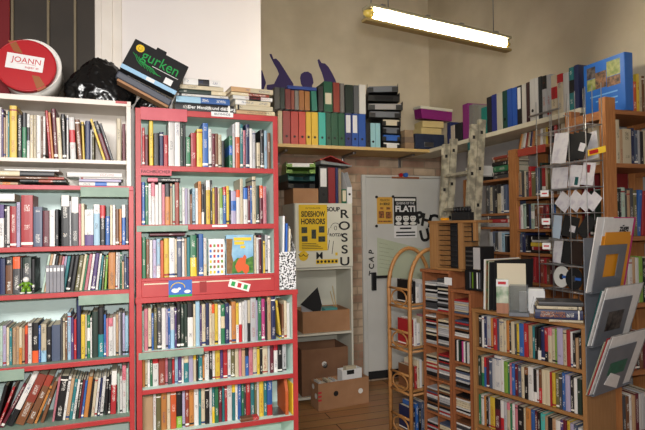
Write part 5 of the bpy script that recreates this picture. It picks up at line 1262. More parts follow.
def sheet(k, name, label, u0f, u1f, off, h, mt, cat='magazine', th=0.003, extra=0.0, group=None, skew=0.0):
    """a magazine resting in pocket k, parallel to its slanted front"""
    zb_, ht, lean = pock[k]
    a = math.atan2(lean, ht)
    r = MB().box(0, Pw * (u1f - u0f), 0, th, 0, h, .0008)
    o = r.build(name, mt, None, GF.pt(gu0 + Pw * u0f, -0.021 + off, zb_ + 0.0015), (a * .93 + extra, skew, GF.yaw)); return tag(o, label, cat, group), Pw * (u1f - u0f), h
M['amber'] = mat('amber_card', (226, 150, 30), .5); M['mag_print'] = noisy('magazine_print', (190, 186, 180), (120, 120, 124), 22, .4)
o, w_, h_ = sheet(0, 'brochure', 'amber orange brochure in the top pocket of grey rack', .2, .86, -0.003, .30, 'amber', th=.003)
o, w_, h_ = sheet(0, 'brochure', 'white brochure headed in black italics in the top pocket of grey rack', .14, .92, 0.002, .37, 'paper', th=.002)
MB().box(0, w_, -.0008, -.0001, 0.0, h_ * .76).build('printed_area', 'amber', o)
text('lettering', 'züge', .05, 'blackink', o, (w_ * .70, -.0012, h_ * .86), bold=.0012)
o, w_, h_ = sheet(0, 'brochure', 'magenta brochure rearmost in the top pocket of grey rack', .4, 1.0, 0.006, .375, mat('magenta_paper', (196, 36, 120), .5), th=.002)
o, w_, h_ = sheet(0, 'newspaper', 'folded white newspaper at left in the top pocket of grey rack', .0, .4, 0.009, .375, 'paper', th=.005)
cols = [('paper', 'white magazine frontmost in the middle pocket of grey rack'), ('mag_print', 'printed magazine second in the middle pocket of grey rack'), ('paper', 'white magazine third in the middle pocket of grey rack'), ('teal_plastic', 'teal magazine at the back of middle pocket, grey rack')]
for k, (mt, lb_) in enumerate(cols): sheet(1, 'magazine', lb_, .05 - .025 * k, 1.0 + .05 * (k % 2), 0.0 + .0038 * k, .30 - .006 * k + .01 * (k % 2), mt, th=.0035, extra=R(2), group='magazines in the middle pocket')
cols = [('paper', 'white magazine frontmost in the bottom pocket of grey rack'), ('mag_print', 'printed magazine second in the bottom pocket of grey rack'), ('paper', 'white magazine third in the bottom pocket of grey rack'), ('red', 'red magazine fourth in the bottom pocket of grey rack'), ('sheet_green', 'pale green magazine at the back of bottom pocket, grey rack')]
for k, (mt, lb_) in enumerate(cols): sheet(2, 'magazine', lb_, .05 -.025 * k, 1.0 + .06 * (k % 2), 0.0 + .0036 * k - .003, .31 - .005 * k + .012 * (k % 2), mt, th=.0024, extra=R(2), group='magazines in the bottom pocket')
# stickers on the pockets
pk_ = [c for c in gr.children if c.name.startswith('pocket')]
def onplate(k, uf0, uf1, s0, s1, mt, nm):
    zb_, ht, lean = pock[k]
    A = [(gu0 + Pw * u_, -0.0362 - lean * s_, zb_ + ht * s_) for u_, s_ in ((uf0, s0), (uf1, s0), (uf1, s1), (uf0, s1))]
    b = MB(); B = [(x, y + .0008, z_) for x, y, z_ in A]; V_ = [b.bm.verts.new(q) for q in A + B]
    for f in ((0, 1, 2, 3), (7, 6, 5, 4), (0, 4, 5, 1), (1, 5, 6, 2), (2, 6, 7, 3), (3, 7, 4, 0)): b.bm.faces.new([V_[i] for i in f])
    return b.build(nm, mt, pk_[k])
onplate(1, .2, .6, .3, .72, noisy('dark_photo_card', (20, 20, 22), (90, 84, 78), 30, .4), 'picture_card')
onplate(2, .18, .62, .38, .66, noisy('green_card', (16, 84, 62), (24, 104, 80), 30, .4), 'picture_card')
cdv = MB().prism([(-.09, 0.0), (.06, -.05), (.055, .02), (-.06, .06)], 0, .0012).build('card', 'paper', pk_[2], (gu0 + Pw * .42, -0.0385 - pock[2][2] * .18, pock[2][0] + pock[2][1] * .2), (math.atan2(pock[2][2], pock[2][1]), 0, 0)); cdv['label'] = 'white folded card'

# ================================================================== DISC TOWERS (left of the low bookcase)
DT = 0.16
def tower(px0, px1, ytop_px, label, cols_, tiers, mt='cherry', top_over=0.0, v0=0.0):
    u0_, u1_ = QF.u(px0, 360), QF.u(px1, 360)
    zt_ = QF.z((px0 + px1) / 2, ytop_px)
    r = thing('disc_rack', label, 'rack', QF.o, (0, 0, QF.yaw))
    part(MB().box(u0_, u0_ + .016, v0, v0 + DT, 0, zt_ - .016, .001), 'side_panel', mt, r); part(MB().box(u1_ - .016, u1_, v0, v0 + DT, 0, zt_ - .016, .001), 'side_panel', mt, r)
    part(MB().box(u0_ - top_over, u1_ + top_over * .2, v0 - .01, v0 + DT, zt_ - .016, zt_ + .004, .003), 'top_board', mt, r)
    part(MB().box(u0_ + .016, u1_ - .016, v0 + DT - .006, v0 + DT, 0, zt_ - .016), 'back_panel', mt, r)
    for z_ in tiers: part(MB().box(u0_ + .016, u1_ - .016, v0 + .001, v0 + DT - .006, z_ - .014, z_, .001), 'shelf', mt, r)
    return r, u0_ + .017, u1_ - .017, zt_
CDC = ['w', 'e', 'c', 'k', 'w', 'e', 'd', 'k', 'r', 'w', 'k', 'd', 'c', 's', 'e', 'k', 'd', 'h']
CDN = {'w': 'white', 'e': 'pale grey', 'c': 'cream', 'k': 'black', 'd': 'dark grey', 'r': 'red', 's': 'slate', 'l': 'pale blue', 'h': 'brown', 'y': 'yellow'}
def cds(u0_, u1_, z0, zmax, shelf, fill=.9, v=0.006, th0=0.0128):
    z = z0 + .0008; n = 0
    while z + th0 + .003 < z0 + (zmax - z0) * fill:
        th = th0 * random.uniform(.75, 1.15); c = random.choice(CDC); n += 1
        w_ = min(.142, u1_ - u0_ - .004)
        off = random.uniform(-.002, .002) if u1_ - u0_ - w_ > .006 else 0
        o = MB().box(-w_ / 2, w_ / 2, 0, .124, 0, th - .0022, .0008).build('disc_case', 'cover')
        paint(o, c); o['band'] = [2.0, 3.0, 0.0]
        o.location = QF.pt((u0_ + u1_) / 2 + off, v + random.uniform(0, .004), z); o.rotation_euler = (0, 0, QF.yaw + R(random.uniform(-.6, .6)))
        tag(o, '%s disc case, %s from bottom, %s' % (CDN[c], nth(n), shelf), 'disc case', 'disc cases, ' + shelf)
        z += th
z309 = QF.z(436, 310.8); p_ = QF.z(436, 310.8) - QF.z(436, 379)
zt1 = [QF.z(436, 310.8), QF.z(436, 345), QF.z(436, 379), QF.z(436, 413), QF.z(436, 447), QF.z(436, 481)]
r1_, a0_, a1_, ztt = tower(423.5, 451.2, 270.5, 'tall brown rack of lying discs in two columns, next to the cane shelf', 2, zt1, top_over=.012)
am = (a0_ + a1_) / 2
part(MB().box(am - .004, am + .004, .004, DT - .006, 0.0, zt1[0] - .015, .001), 'divider', 'cherry', r1_)
ups_ = [ztt - .018] + [z - .016 for z in zt1[:-1]]
nmt = ['top', 'second', 'third', 'fourth', 'fifth']
for k in range(5):
    for cN, (x0, x1) in enumerate(((a0_, am - .0045), (am + .0045, a1_))):
        cds(x0, x1, zt1[k], ups_[k], '%s column, %s tier, tall disc rack' % ('left' if cN == 0 else 'right', nmt[k]), fill=random.uniform(.78, .96))
zt2 = [QF.z(462, 314.5), QF.z(462, 337.5), QF.z(462, 362.5), QF.z(462, 389), QF.z(462, 414), QF.z(462, 440), QF.z(462, 466)]
r2_, b0_, b1_, zt2t = tower(452.2, 471.8, 290.5, 'narrow brown rack of discs between tall disc rack and low bookcase', 1, zt2)
ups2 = [zt2t - .018] + [z - .016 for z in zt2[:-1]]
nm2 = ['top', 'second', 'third', 'fourth', 'fifth', 'sixth']
for k in range(6):
    if k == 2:
        u_ = b0_ + .002; n = 0
        for c in 'kwGkPwdw':
            n += 1; th = .0125
            o = MB().box(-th / 2, th / 2, 0, .124, 0, min(.128, ups2[k] - zt2[k] - .006), .0008).build('disc_case', 'cover'); paint(o, c); o['band'] = [2.0, 3.0, 0.0]
            o.location = QF.pt(u_ + th / 2, .006, zt2[k] + .0008); o.rotation_euler = (0, 0, QF.yaw)
            tag(o, '%s standing disc case, %s from left, third tier of narrow disc rack' % (PAL[c][1], nth(n)), 'disc case', 'standing disc cases, narrow rack'); u_ += th + .001
            if u_ + th > b1_: break
    else:
        cds(b0_, b1_ - .012, zt2[k], ups2[k], '%s tier, narrow disc rack' % nm2[k], fill=random.uniform(.75, .95))
ul_ = MB().box(QF.u(444.5, 282) , QF.u(452, 282), -.0062, -.0052, QF.z(448, 285), QF.z(448, 277.5)).build('label_card', 'paper', r1_); ul_['label'] = 'white label card on the front'
ul_.location = (0, .0045, 0)
# media tower with wire slots on the tall disc rack
mz0 = ztt + .0055; mz1 = QF.z(452, 220.5)
mu0, mu1 = QF.u(429.5, 245), QF.u(476, 245)
mw = thing('media_rack', 'pale wooden rack with black wire slots standing on the tall disc rack', 'rack', QF.o, (0, 0, QF.yaw))
MB().box(mu0, QF.u(461, 245), .0, .15, mz0, mz0 + .014, .002).build('base_board', 'oak_h', mw)
MB().box(mu0 - .008, mu1 + .004, -.006, .156, mz1 - .016, mz1, .003).build('top_board', 'oak_h', mw)
for pa, pb_ in ((429.5, 437.5), (458, 462.5)):
    MB().box(QF.u(pa, 245), QF.u(pb_, 245), 0, .15, mz0 + .014, mz1 - .016, .002).build('post', 'oak', mw)
MB().box(QF.u(441, 245), QF.u(444, 245), .09, .15, mz0 + .014, mz1 - .016, .002).build('post', 'oak', mw)
MB().box(QF.u(473, 245), QF.u(476, 245), 0, .025, QF.z(474, 241), mz1 - .016, .002).build('post', 'oak', mw)
MB().box(QF.u(445, 245), QF.u(451.5, 245), .05, .06, mz0 + .014, mz1 - .016, .002).build('slot_strip', 'blackmat', mw)
for k in range(9):
    z_ = mz0 + .03 + k * (mz1 - mz0 - .06) / 8
    MB().tube([(QF.u(437.5, 245), .02, z_), (QF.u(458, 245), .02, z_)], .0025, 6).build('wire_slot', 'black', mw)
for k in range(4):
    z_ = mz1 - .04 - k * .03
    MB().tube([(QF.u(462.5, 245), .02, z_), (QF.u(473, 245), .02, z_)], .0025, 6).build('wire_slot', 'black', mw)
MB().box(QF.u(466, 232), QF.u(472, 232), .05, .06, mz1 - .13, mz1 - .016, .002).build('slot_strip', 'blackmat', mw)
zc = zt2t + .0055
bx = thing('cassette_box', 'black cassette box with a yellow green stripe on the narrow disc rack', 'box', QF.pt(QF.u(465, 285, .01), .01, zc), (0, 0, QF.yaw))
w_ = QF.u(478.5, 280, .01) - QF.u(462.0, 280, .01); h_ = QF.z(470, 270, .01) - zc
w_ = min(w_, b1_ + .02 - QF.u(462.0, 285, .01) + .06)
MB().box(0, w_, 0, .14, 0, h_, .003).build('box_body', 'black', bx)
for k, (f, mt) in enumerate(((.3, 'grey_plastic'), (.45, 'lime_plastic'), (.62, 'blackmat'), (.72, 'paper'), (.86, 'grey_plastic'))): MB().box(w_ * f, w_ * (f + .06), -.0015, .0002, h_ * .12, h_ * .9).build('spine_stripe', mt, bx)
bx2 = thing('disc_player', 'black hi-fi box with a grey end panel above the cassette box', 'hi-fi', QF.pt(QF.u(465, 265, .01), .012, zc + h_ + .002), (0, 0, QF.yaw))
w2 = QF.u(480.5, 260, .01) - QF.u(465, 260, .01); h2 = QF.z(470, 247, .01) - zc - h_
MB().box(0, w2, 0, .13, 0, h2, .004).build('body', 'black', bx2); MB().box(w2 * .55, w2 * .98, -.004, .0, 0.004, h2 - .004, .002).build('end_panel', 'grey_wall', bx2)
for k in range(4): MB().box(w2 * .06, w2 * .5, -.003, .0, h2 * (.15 + .2 * k), h2 * (.22 + .2 * k), .001).build('slot', 'steel', bx2)
# things on the media rack
o = MB().box(0, .05, 0, .03, 0, .018, .004).build('tape_dispenser', 'amber', None, QF.pt(QF.u(437, 218), .03, mz1 + .001), (0, 0, QF.yaw)); tag(o, 'small amber yellow object at left on top of media rack', 'box')
ho = thing('stamp_carousel', 'black rack of small round stamps on top of the media rack', 'rack', QF.pt(QF.u(446, 218), .05, mz1 + .001), (0, 0, QF.yaw))
MB().box(0, .14, 0, .05, 0, .05, .004).build('base', 'blackmat', ho)
for k in range(6): MB().cyl((.012 + .023 * k, .02, .05), (.012 + .023 * k, .02, .085), .009, .011, 10).build('stamp', 'black', ho)

# ================================================================== CANE SHELF
ca_n = Vector((at(411, 391, 3.68).x, 3.68, 0))
EF = Frame((ca_n.x, ca_n.y), 29.0)
eW, eD = 0.38, 0.24
ez = [.04, .344, .643, .945]
et = thing('cane_shelf', 'arched rattan cane shelf standing left of the tall disc rack', 'shelf', EF.o, (0, 0, EF.yaw))
zsp = EF.z(409, 290); ztop = EF.z(436, 249)
def archpts(v):
    pts = [(0, v, 0), (0, v, .5), (0, v, zsp)]
    for k in range(1, 16):
        a = PI * k / 16; pts.append((eW / 2 - eW / 2 * math.cos(a), v, zsp + (ztop - zsp) * math.sin(a)))
    return pts + [(eW, v, zsp), (eW, v, .5), (eW, v, 0)]
for v in (0.0, eD): MB().tube(archpts(v), .0145, 12).build('arched_frame', 'rattan', et)
for z_ in ez:
    MB().box(.012, eW - .012, .0, eD, z_ - .012, z_, .003).build('shelf', 'rattan', et)
    for z2_, nm in ((z_ - .03, 'rail'), (z_ + .10, 'rail')):
        for u_ in (0.0, eW): MB().tube([(u_, 0, z2_), (u_, eD, z2_)], .009, 8).build('rail', 'rattan', et)
    MB().tube([(0, 0, z_ - .03), (eW, 0, z_ - .03)], .009, 8).build('rail', 'rattan', et)
    for u_ in (0.0, eW):
        MB().tube([(u_, eD / 2 + eD * .36 * math.cos(2 * PI * k / 20), z_ + .035 + .055 * math.sin(2 * PI * k / 20)) for k in range(20)], .006, 8, closed=True).build('oval_loop', 'rattan', et)
for tier, z_ in enumerate(ez):
    u_ = .03; n = 0
    cs = {0: 'nbkswew', 1: 'hrcwawe', 2: 'rwwcwep', 3: 'kkwew'}[tier]
    for c in cs:
        w_ = random.uniform(.02, .032); h_ = random.uniform(.15, .2) if tier < 3 else random.uniform(.10, .17); n += 1
        nm = ['lowest', 'second lowest', 'third', 'top'][tier]
        add_book('paperback', EF, u_ + w_ / 2, .03, z_ + .001, w_, h_, .15, c, 0, '%s paperback, %s from left on %s tier of cane shelf' % (PAL[c][1], nth(n), nm), 'paperbacks, %s tier of cane shelf' % nm, cat='paperback')
        u_ += w_ + .002

# ================================================================== SHELVES ON THE RIGHT WALL behind the ladder
VA = -0.34
def ru(px, py=200, v=VA): return RF.u(px, py, v)
def rz(px, py, v=VA): return RF.z(px, py, v)
wA = thing('bookcase', 'pine bookcase against the right wall behind the ladder and wire rack', 'bookcase', RF.o, (0, 0, RF.yaw))
uA, uA1 = ru(509.3), ru(516.8)
uAr, uAl = ru(584), ru(466)
ztopA = rz(513, 149.5)
zA_ = {'top': rz(530, 147.5), 'two': rz(530, 196.5), 'three': rz(530, 229), 'four': rz(530, 253), 'five': rz(530, 282)}
zB_ = {'one': rz(500, 178.5), 'two': rz(500, 213.2), 'three': rz(500, 227), 'four': rz(500, 252)}
DA = 0.30
part(MB().box(uA, uA1, VA - .004, VA + .03, 0, ztopA, .003), 'post', 'pine', wA)
part(MB().box(uA, uA1, VA + DA - .03, VA + DA, 0, ztopA, .003), 'post', 'pine', wA)
part(MB().box(uAr, uAr + .04, VA, VA + .03, 0, ztopA, .003), 'post', 'pine', wA)
part(MB().box(uAl - .04, uAl, VA, VA + .03, 0, zB_['one'] + .03, .003), 'post', 'pine', wA)
part(MB().box(uAl - .04, uAl, VA + DA - .03, VA + DA, 0, zB_['one'] + .03, .003), 'post', 'pine', wA)
for z_ in list(zA_.values()) + [.1, .5]: part(MB().box(uA1 + .0006, uAr - .0006, VA, VA + DA, z_ - .02, z_, .002), 'shelf', 'pine_h', wA)
for z_ in list(zB_.values()) + [.1, .5]: part(MB().box(uAl + .0006, uA - .0006, VA, VA + DA, z_ - .018, z_, .002), 'shelf', 'pine_h', wA)
part(MB().box(uAl, uAr, VA + DA + .001, VA + DA + .006, .05, zA_['two'] + .05), 'back_panel', 'cherry', wA)
rbd = MB().box(0, ru(546, 148) - ru(518.5, 148), -.008, -.001, -.055, .0, .002).build('red_board', noisy('faded_red_board', (168, 62, 48), (180, 74, 58), 8, .6), wA, (ru(518.5, 148), VA - .002, zA_['top'] + .002), (0, 0, 0)); rbd['label'] = 'faded red board along the front of the top shelf'
VAb = VA + .012
kb = dict(v=VAb, depth=.2, vref=VA)
row(RF, '@517.5 o2/28+16 c2/29+15 w2/29+14 R2.2/30+13 c2/30+12 n1.8/30+10 o2/31+8 c2.4/31+6 a3/32+4 w2/30+3 c3/32+2 y2/32 m3.4/30 k2.6/28 r3/27 h4/28 c4/28 w4/27 a4/28', 147.5, "top shelf of pine bookcase", z=zA_['top'], umin=uA1 + .002, zmax=zs - .002, xend=575, **kb)
row(RF, '@517 a3/24 d3.2/26 c1.8/26 d2.6/25 r2.8/30 z4.6/25 s4.4/28 G2/33 @541.4 rw3.6/30 c2.6/30 z3/30 a3/31 h3/30 w4/29 a5/30', 196.5, "second shelf of pine bookcase", z=zA_['two'], umin=uA1 + .002, xend=570, **kb)
row(RF, '@517 p1.6/22 w2.4/24 f2.8/25 k3/25 n2/24 fw3.4/25 h3.4/24 a1.6/23 R3.4/24 m3/24 r3/24 k3/24 b4/24 a5/23', 229, "third shelf of pine bookcase", z=zA_['three'], umin=uA1 + .002, xend=566, **kb)
row(RF, '@517.4 s2.4/18 n3/19 k2/17', 253, "fourth shelf of pine bookcase", z=zA_['four'], umin=uA1 + .002, v=VAb, depth=.2)
row(RF, '@531 m2/24 r2.6/25 r2.6/25 m2.4/25 R3/25 r2.6/26 h3/25 m3/25', 282, "fifth shelf of pine bookcase", zmax=zA_['four'] - .024, z=zA_['five'], umin=uA1 + .002, xend=560, **kb)
z = zA_['four']
for k, (c, th) in enumerate((('k', .02), ('r', .024), ('y', .028), ('w', .016), ('k', .022))):
    flat(RF, ru(529.5 + k % 2, 250), ru(548 - (k % 3), 250), VAb, z, th, .18, c, '%s book, %s from bottom in the lying pile on pine bookcase' % (PAL[c][1], nth(k + 1)), 'lying pile on pine bookcase'); z += th + .0014
# left bay behind the ladder
z = zB_['one']
for k, (c, th) in enumerate((('d', .03), ('k', .022), ('g', .045), ('k', .03), ('h', .02), ('R', .022))):
    flat(RF, ru(492 - k % 2, 178), ru(507.2 - (k % 2), 178), VAb, z, th, .2, c, '%s book, %s from bottom of the pile behind the ladder top' % (PAL[c][1], nth(k + 1)), 'pile behind the ladder'); z += th + .0014
row(RF, '@486 d3.4/28 c2.4/26 d3/27 k2.6/28 ck3.4/29 w2.6/27 s3/28', 213, "upright row behind the ladder", z=zB_['two'], v=VAb, depth=.2, xend=508, vref=VA)
z = zB_['three']
for k, (c, th) in enumerate((('e', .03), ('r', .03), ('d', .025))):
    flat(RF, ru(486, 227), ru(507 - k, 227), VAb, z, th, .2, c, '%s box-like book, %s from bottom of the short pile behind the ladder' % (PAL[c][1], nth(k + 1)), 'short pile behind the ladder'); z += th + .0014
row(RF, '@489 e3/19 s3/20 d3/19 e3.4/20 l3/19 k2/18', 252, "lower row behind the ladder", z=zB_['four'], v=VAb, depth=.2, xend=508, vref=VA)
# lattice basket and dark bowl on the shelf
lbx = thing('basket', 'white lattice basket on the shelf behind the ladder', 'basket', RF.pt(ru(464, 176), VA + .02, zB_['one'] + .05), (0, 0, RF.yaw))
wl = ru(480, 176) - ru(464, 176)
b = MB()
for k in range(9):
    a_ = wl * k / 8
    b.tube([(a_, 0, 0), (min(wl, a_ + .05), 0, .075)], .006, 5); b.tube([(a_, 0, 0.075), (min(wl, a_ + .05), 0, 0)], .006, 5)
b.box(0, wl, -.006, .006, -.008, .002).box(0, wl, -.006, .006, .073, .083)
b.box(0, .008, .006, .16, 0, .08).box(wl - .008, wl, .006, .16, 0, .08).box(0, wl, .16, .166, 0, .08).box(0, wl, .006, .16, -.008, -.002)
b.build('lattice', 'white_plastic', lbx)
bw = thing('tray', 'dark oval tray under the white lattice basket behind the ladder', 'tray', RF.pt(ru(472, 178), VA + .11, zB_['one'] + .001), (0, 0, RF.yaw))
b = bmesh.new(); bmesh.ops.create_cone(b, cap_ends=True, segments=36, radius1=.10, radius2=.145, depth=.038)
for v in b.verts: v.co.z += .019; v.co.x *= wl / .29 * .98; v.co.y *= .75
q_ = MB(); q_._merge(b); q_.build('tray_body', 'blackmat', bw)

# ladder
VLd = VR - 0.012
lu0, lu1 = RF.u(457, 150, VLd), RF.u(484.5, 138, VLd)
ztL, ztR = RF.z(461, 139, VLd), RF.z(485, 121, VLd)
ladder = thing('ladder', 'paint-spattered aluminium ladder leaning on the cream wall shelf', 'ladder', RF.o, (0, 0, RF.yaw))
def ladder_pt(u_, z_, dv): return (u_, VLd - .18 * (1 - z_ / 2.2) + dv, z_)
def stile(u_, zt_, dv, w_=.026, dp=.062):
    b = MB(); A = [ladder_pt(u_ - w_ / 2, 0.002, dv - dp), ladder_pt(u_ + w_ / 2, 0.002, dv - dp), ladder_pt(u_ + w_ / 2, 0.002, dv), ladder_pt(u_ - w_ / 2, .002, dv)]
    B = [ladder_pt(u_ - w_ / 2, zt_, dv - dp), ladder_pt(u_ + w_ / 2, zt_, dv - dp), ladder_pt(u_ + w_ / 2, zt_, dv), ladder_pt(u_ - w_ / 2, zt_, dv)]
    V_ = [b.bm.verts.new(q) for q in A + B]
    for f in ((3, 2, 1, 0), (4, 5, 6, 7), (0, 1, 5, 4), (1, 2, 6, 5), (2, 3, 7, 6), (3, 0, 4, 7)): b.bm.faces.new([V_[i] for i in f])
    o = b.build('stile', 'alu', ladder)
    for z_ in [zt_ - .09 - .28 * k for k in range(7)]:
        if z_ > .1:
            for sgn in (-1, 1):
                c = ladder_pt(u_ + sgn * (w_ / 2 + .0005), z_, dv - dp * .55)
                MB().box(c[0] - .0012, c[0] + .0012, c[1] - .011, c[1] + .011, c[2] - .013, c[2] + .013).build('rung_socket', 'blackmat', o)
    MB().box(u_ - w_ * .6, u_ + w_ * .6, ladder_pt(0, zt_, dv)[1] - dp * 1.04, ladder_pt(0, zt_, dv)[1] + .001, zt_ - .02, zt_ + .01, .004).build('end_cap', 'alu', o)
for dv in (0.0, -.068):
    stile(lu0, ztL - (.05 if dv else 0), dv); stile(lu1, ztR - (.04 if dv else 0), dv)
    for k in range(8):
        z_ = .22 + .28 * k
        if z_ < ztL - .05:
            a, b_ = ladder_pt(lu0 + .0135, z_, dv - .03), ladder_pt(lu1 - .0135, z_, dv - .03)
            MB().box(a[0], b_[0], a[1] - .015, a[1] + .015, z_ - .012, z_ + .012, .003).build('rung', 'alu', ladder)
for k, (u_, z_) in enumerate(((lu1, ztR - .2), (lu0, ztL - .1))):
    c = ladder_pt(u_, z_, -.136)
    MB().box(c[0] - .012, c[0] + .012, c[1] - .003, c[1] + .006, z_ - .03, z_ + .03, .002).build('tape_patch', 'teal_plastic' if k == 0 else 'offwhite', ladder)

# ================================================================== TALL PINE SHELVING at the right edge
tu0, tu1 = TF.u(606.2, 150), TF.u(616.4, 150)
PWD = tu1 - tu0; TW = .56; TD = .29
zT = TF.z(611, 97)
zt_s = [TF.z(632, 110.5), TF.z(632, 163.5), TF.z(632, 236.5), TF.z(632, 304), TF.z(632, 372), TF.z(632, 434)]
ts = thing('bookcase', 'tall open pine shelving at the right edge beside the wire card rack', 'bookcase', TF.o, (0, 0, TF.yaw))
for u_, v_ in ((tu0, 0), (tu0, TD - .044), (tu0 + TW - PWD, 0), (tu0 + TW - PWD, TD - .044)):
    part(MB().box(u_, u_ + PWD, v_, v_ + .044, 0, zT if v_ == 0 else zT - .03, .003), 'post', 'pine', ts)
for z_ in zt_s + [.12]:
    part(MB().box(tu0 + PWD + .0006, tu0 + TW - PWD - .0006, .002, TD - .002, z_ - .024, z_, .002), 'shelf', 'pine_h', ts)
    for u_ in (tu0 + .008, tu0 + TW - PWD + .008): part(MB().box(u_, u_ + .02, .0445, TD - .0445, z_ - .05, z_ - .004, .002), 'side_rail', 'pine_h', ts)
part(MB().box(tu0 + PWD, tu0 + TW - PWD, TD + .001, TD + .006, zt_s[2], zt_s[1] - .02), 'back_board', noisy('dark_red_board', (120, 30, 34), (132, 38, 40), 6, .6), ts, 'dark red board behind the second shelf')
tend = TF.u(664, 200)
tk = dict(v=.02, depth=.2)
# the blue atlas first on the top shelf, its cover turned to the room
ua, ub_ = TF.u(625.2, 108, .0), TF.u(633.4, 108, .0)
hA = TF.z(629, 52, 0) - TF.z(629, 109.5, 0)
at_ = thing('atlas', 'large bright blue picture book standing first on top of tall pine shelving', 'book', TF.pt((ua + ub_) / 2, -.004, zt_s[0] + .001), (0, 0, TF.yaw))
wA_ = ub_ - ua
bmk = book_mesh(wA_, hA, .285); o = bmk.build('cover', ['cover', 'pages'], at_); o.color = L3(22, 100, 190); o['c2'] = [.02, .15, .5]; o['band'] = [2.0, 3.0, 0.0]; o['ink'] = [.8, .8, .8]
ph = MB()
for y0, y1, z0, z1, mi in ((.03, .12, .66, .93, 0), (.125, .2, .5, .8, 1), (.2, .262, .72, .93, 2), (.03, .12, .48, .65, 1), (.2, .262, .5, .71, 0)):
    ph.box(-wA_ / 2 - .0012, -wA_ / 2 - .0001, y0, y1, hA * z0, hA * z1, 0, mi)
ph.build('cover_pictures', [noisy('atlas_meadow', (110, 130, 60), (170, 170, 110), 40, .4), noisy('atlas_people', (60, 50, 44), (150, 110, 80), 50, .4), noisy('atlas_dark', (40, 36, 40), (110, 100, 100), 50, .4)], at_)
ph = MB()
for k in range(3): ph.box(-wA_ / 2 - .0010, -wA_ / 2 - .0001, .05, .24 - .04 * k, hA * (.36 - .1 * k), hA * (.385 - .1 * k))
ph.build('printed_lines', mat('pale_blue_print', (110, 168, 220), .5), at_)
row(TF, '@633.8 O4.4/30 y3/38 c3/36 h2.6/36 c3/34 w3/34 k4/34 a4/34 w4/33', 110.5, "top shelf of tall pine shelving", z=zt_s[0], xend=664, v=.014, depth=.2)
row(TF, '@617.6 c3.4/44 a3/34 c8.4/35 n3.4/36 s3/34 e2.6/34 k3/33 c5/34 w5/34 m4/33', 163.5, "first inner shelf of tall shelving", z=zt_s[1], xend=664, zmax=zt_s[0] - .026, **tk)
row(TF, '@618.4 G2.6/48 k2/48 f4.4/49 d2.6/47 a2.6/46 d4/48 z3.4/46 b4/46+5 r4.4/45+4 w4/44 k4/44 e5/44', 236.5, "second inner shelf of tall shelving", z=zt_s[2], xend=664, zmax=zt_s[1] - .026, **tk)
row(TF, '@618.6 k4/46 w4/46 c3/45 w4/44 a3.4/46 w3/45 i4/46 k3/44 c5/45 b5/44', 304, "third inner shelf of tall shelving", z=zt_s[3], xend=664, zmax=zt_s[2] - .026, **tk)
row(TF, '@620 R4/34 h3/36 R4/34 a3/33 R4/35 k3/34 h4/36 m4/35 R5/34 w4/33', 372, "fourth inner shelf of tall shelving", z=zt_s[4], xend=664, zmax=zt_s[3] - .026, **tk)
row(TF, '@621 k3/36 d3/37 h3.6/36 w3/37 a3/36 m4/37 w3/36 e4/37 k4/36 c4/36', 434, "fifth inner shelf of tall shelving", z=zt_s[5], xend=664, zmax=zt_s[4] - .026 - .09, **tk)
# ================================================================== WIRE CARD RACK
WF = Frame((1.318, 3.10), -71.0)
WL, WZ0, WZ1 = .36, 1.07, WF.z(575, 88)
wr = thing('card_rack', 'tall galvanised wire rack of greeting cards in front of tall pine shelving', 'rack', WF.o, (0, 0, WF.yaw))
for k in range(7):
    u_ = WL * k / 6
    MB().cyl((u_, .05, WZ0), (u_, .05, WZ1), .0022, seg=8).build('upright_wire', 'wire', wr)
for u_ in (0.0, WL * .3, WL * .68, WL):
    MB().cyl((u_, -.06, WZ0), (u_, -.06, WZ1 - (.03 if u_ in (0.0, WL) else .1)), .0022, seg=8).build('front_wire', 'wire', wr)
yb_ = [129, 163.5, 188.5, 213.5, 240, 265.5, 291]
zr_ = [WF.z(573, y, 0) for y in yb_]
for z_ in zr_:
    MB().tube([(0, .05, z_), (0, -.06, z_), (WL, -.06, z_), (WL, .05, z_)], .0028, 6, closed=True).build('pocket_hoop', 'wire', wr)
    b = MB()
    for k in range(1, 12): b.tube([(WL * k / 12, .05, z_), (WL * k / 12, -.06, z_)], .0014, 5)
    b.build('pocket_floor', 'wire', wr)
for z_ in (WZ1 - .12, WZ1 - .5): MB().tube([(WL * .25, .052, z_), (WL * .25, .052 + .045, z_)], .003, 6).build('hook', 'wire', wr)
MB().box(-.05, WL * .5, -.075, -.062, WZ1 - .11, WZ1 - .102).build('cross_bar', 'steel', wr)
def card(px, py, wpx, hpx, rot, rgbmat, label, v=-.02, patch=None, th=.002, lean=-5):
    u_ = WF.u(px, py, v); ua_, ub_ = WF.u(px - wpx / 2, py, v), WF.u(px + wpx / 2, py, v); w_ = ub_ - ua_; h_ = WF.z(px, py - hpx / 2, v) - WF.z(px, py + hpx / 2, v)
    z_ = WF.z(px, py, v)
    if lean:                                    # stands in a pocket: on its floor, under the hoop above
        q = min(range(6), key=lambda i: abs((zr_[i] + zr_[i + 1]) / 2 - z_)); room = zr_[q] - zr_[q + 1] - .008
        c_, s_ = math.cos(R(rot)), abs(math.sin(R(rot)))
        hz = h_ * c_ + w_ * s_
        if hz > room: f_ = room / hz; h_ *= f_; w_ *= f_; hz = room
        z_ = zr_[q + 1] + .004 + hz / 2
        u_ = max(u_, .006 + (w_ * c_ + h_ * s_) / 2)
    r = thing('greeting_card', label, 'card', WF.pt(u_, v, z_), (R(lean), R(rot), WF.yaw), 'cards in the wire rack')
    MB().box(-w_ / 2, w_ / 2, 0, th, -h_ / 2, h_ / 2, .0006).build('card', rgbmat, r)
    if patch:
        mt, x0, x1, z0, z1 = patch; MB().box(w_ * x0, w_ * x1, -.0012, -.0001, h_ * z0, h_ * z1).build('printed_patch', mt, r)
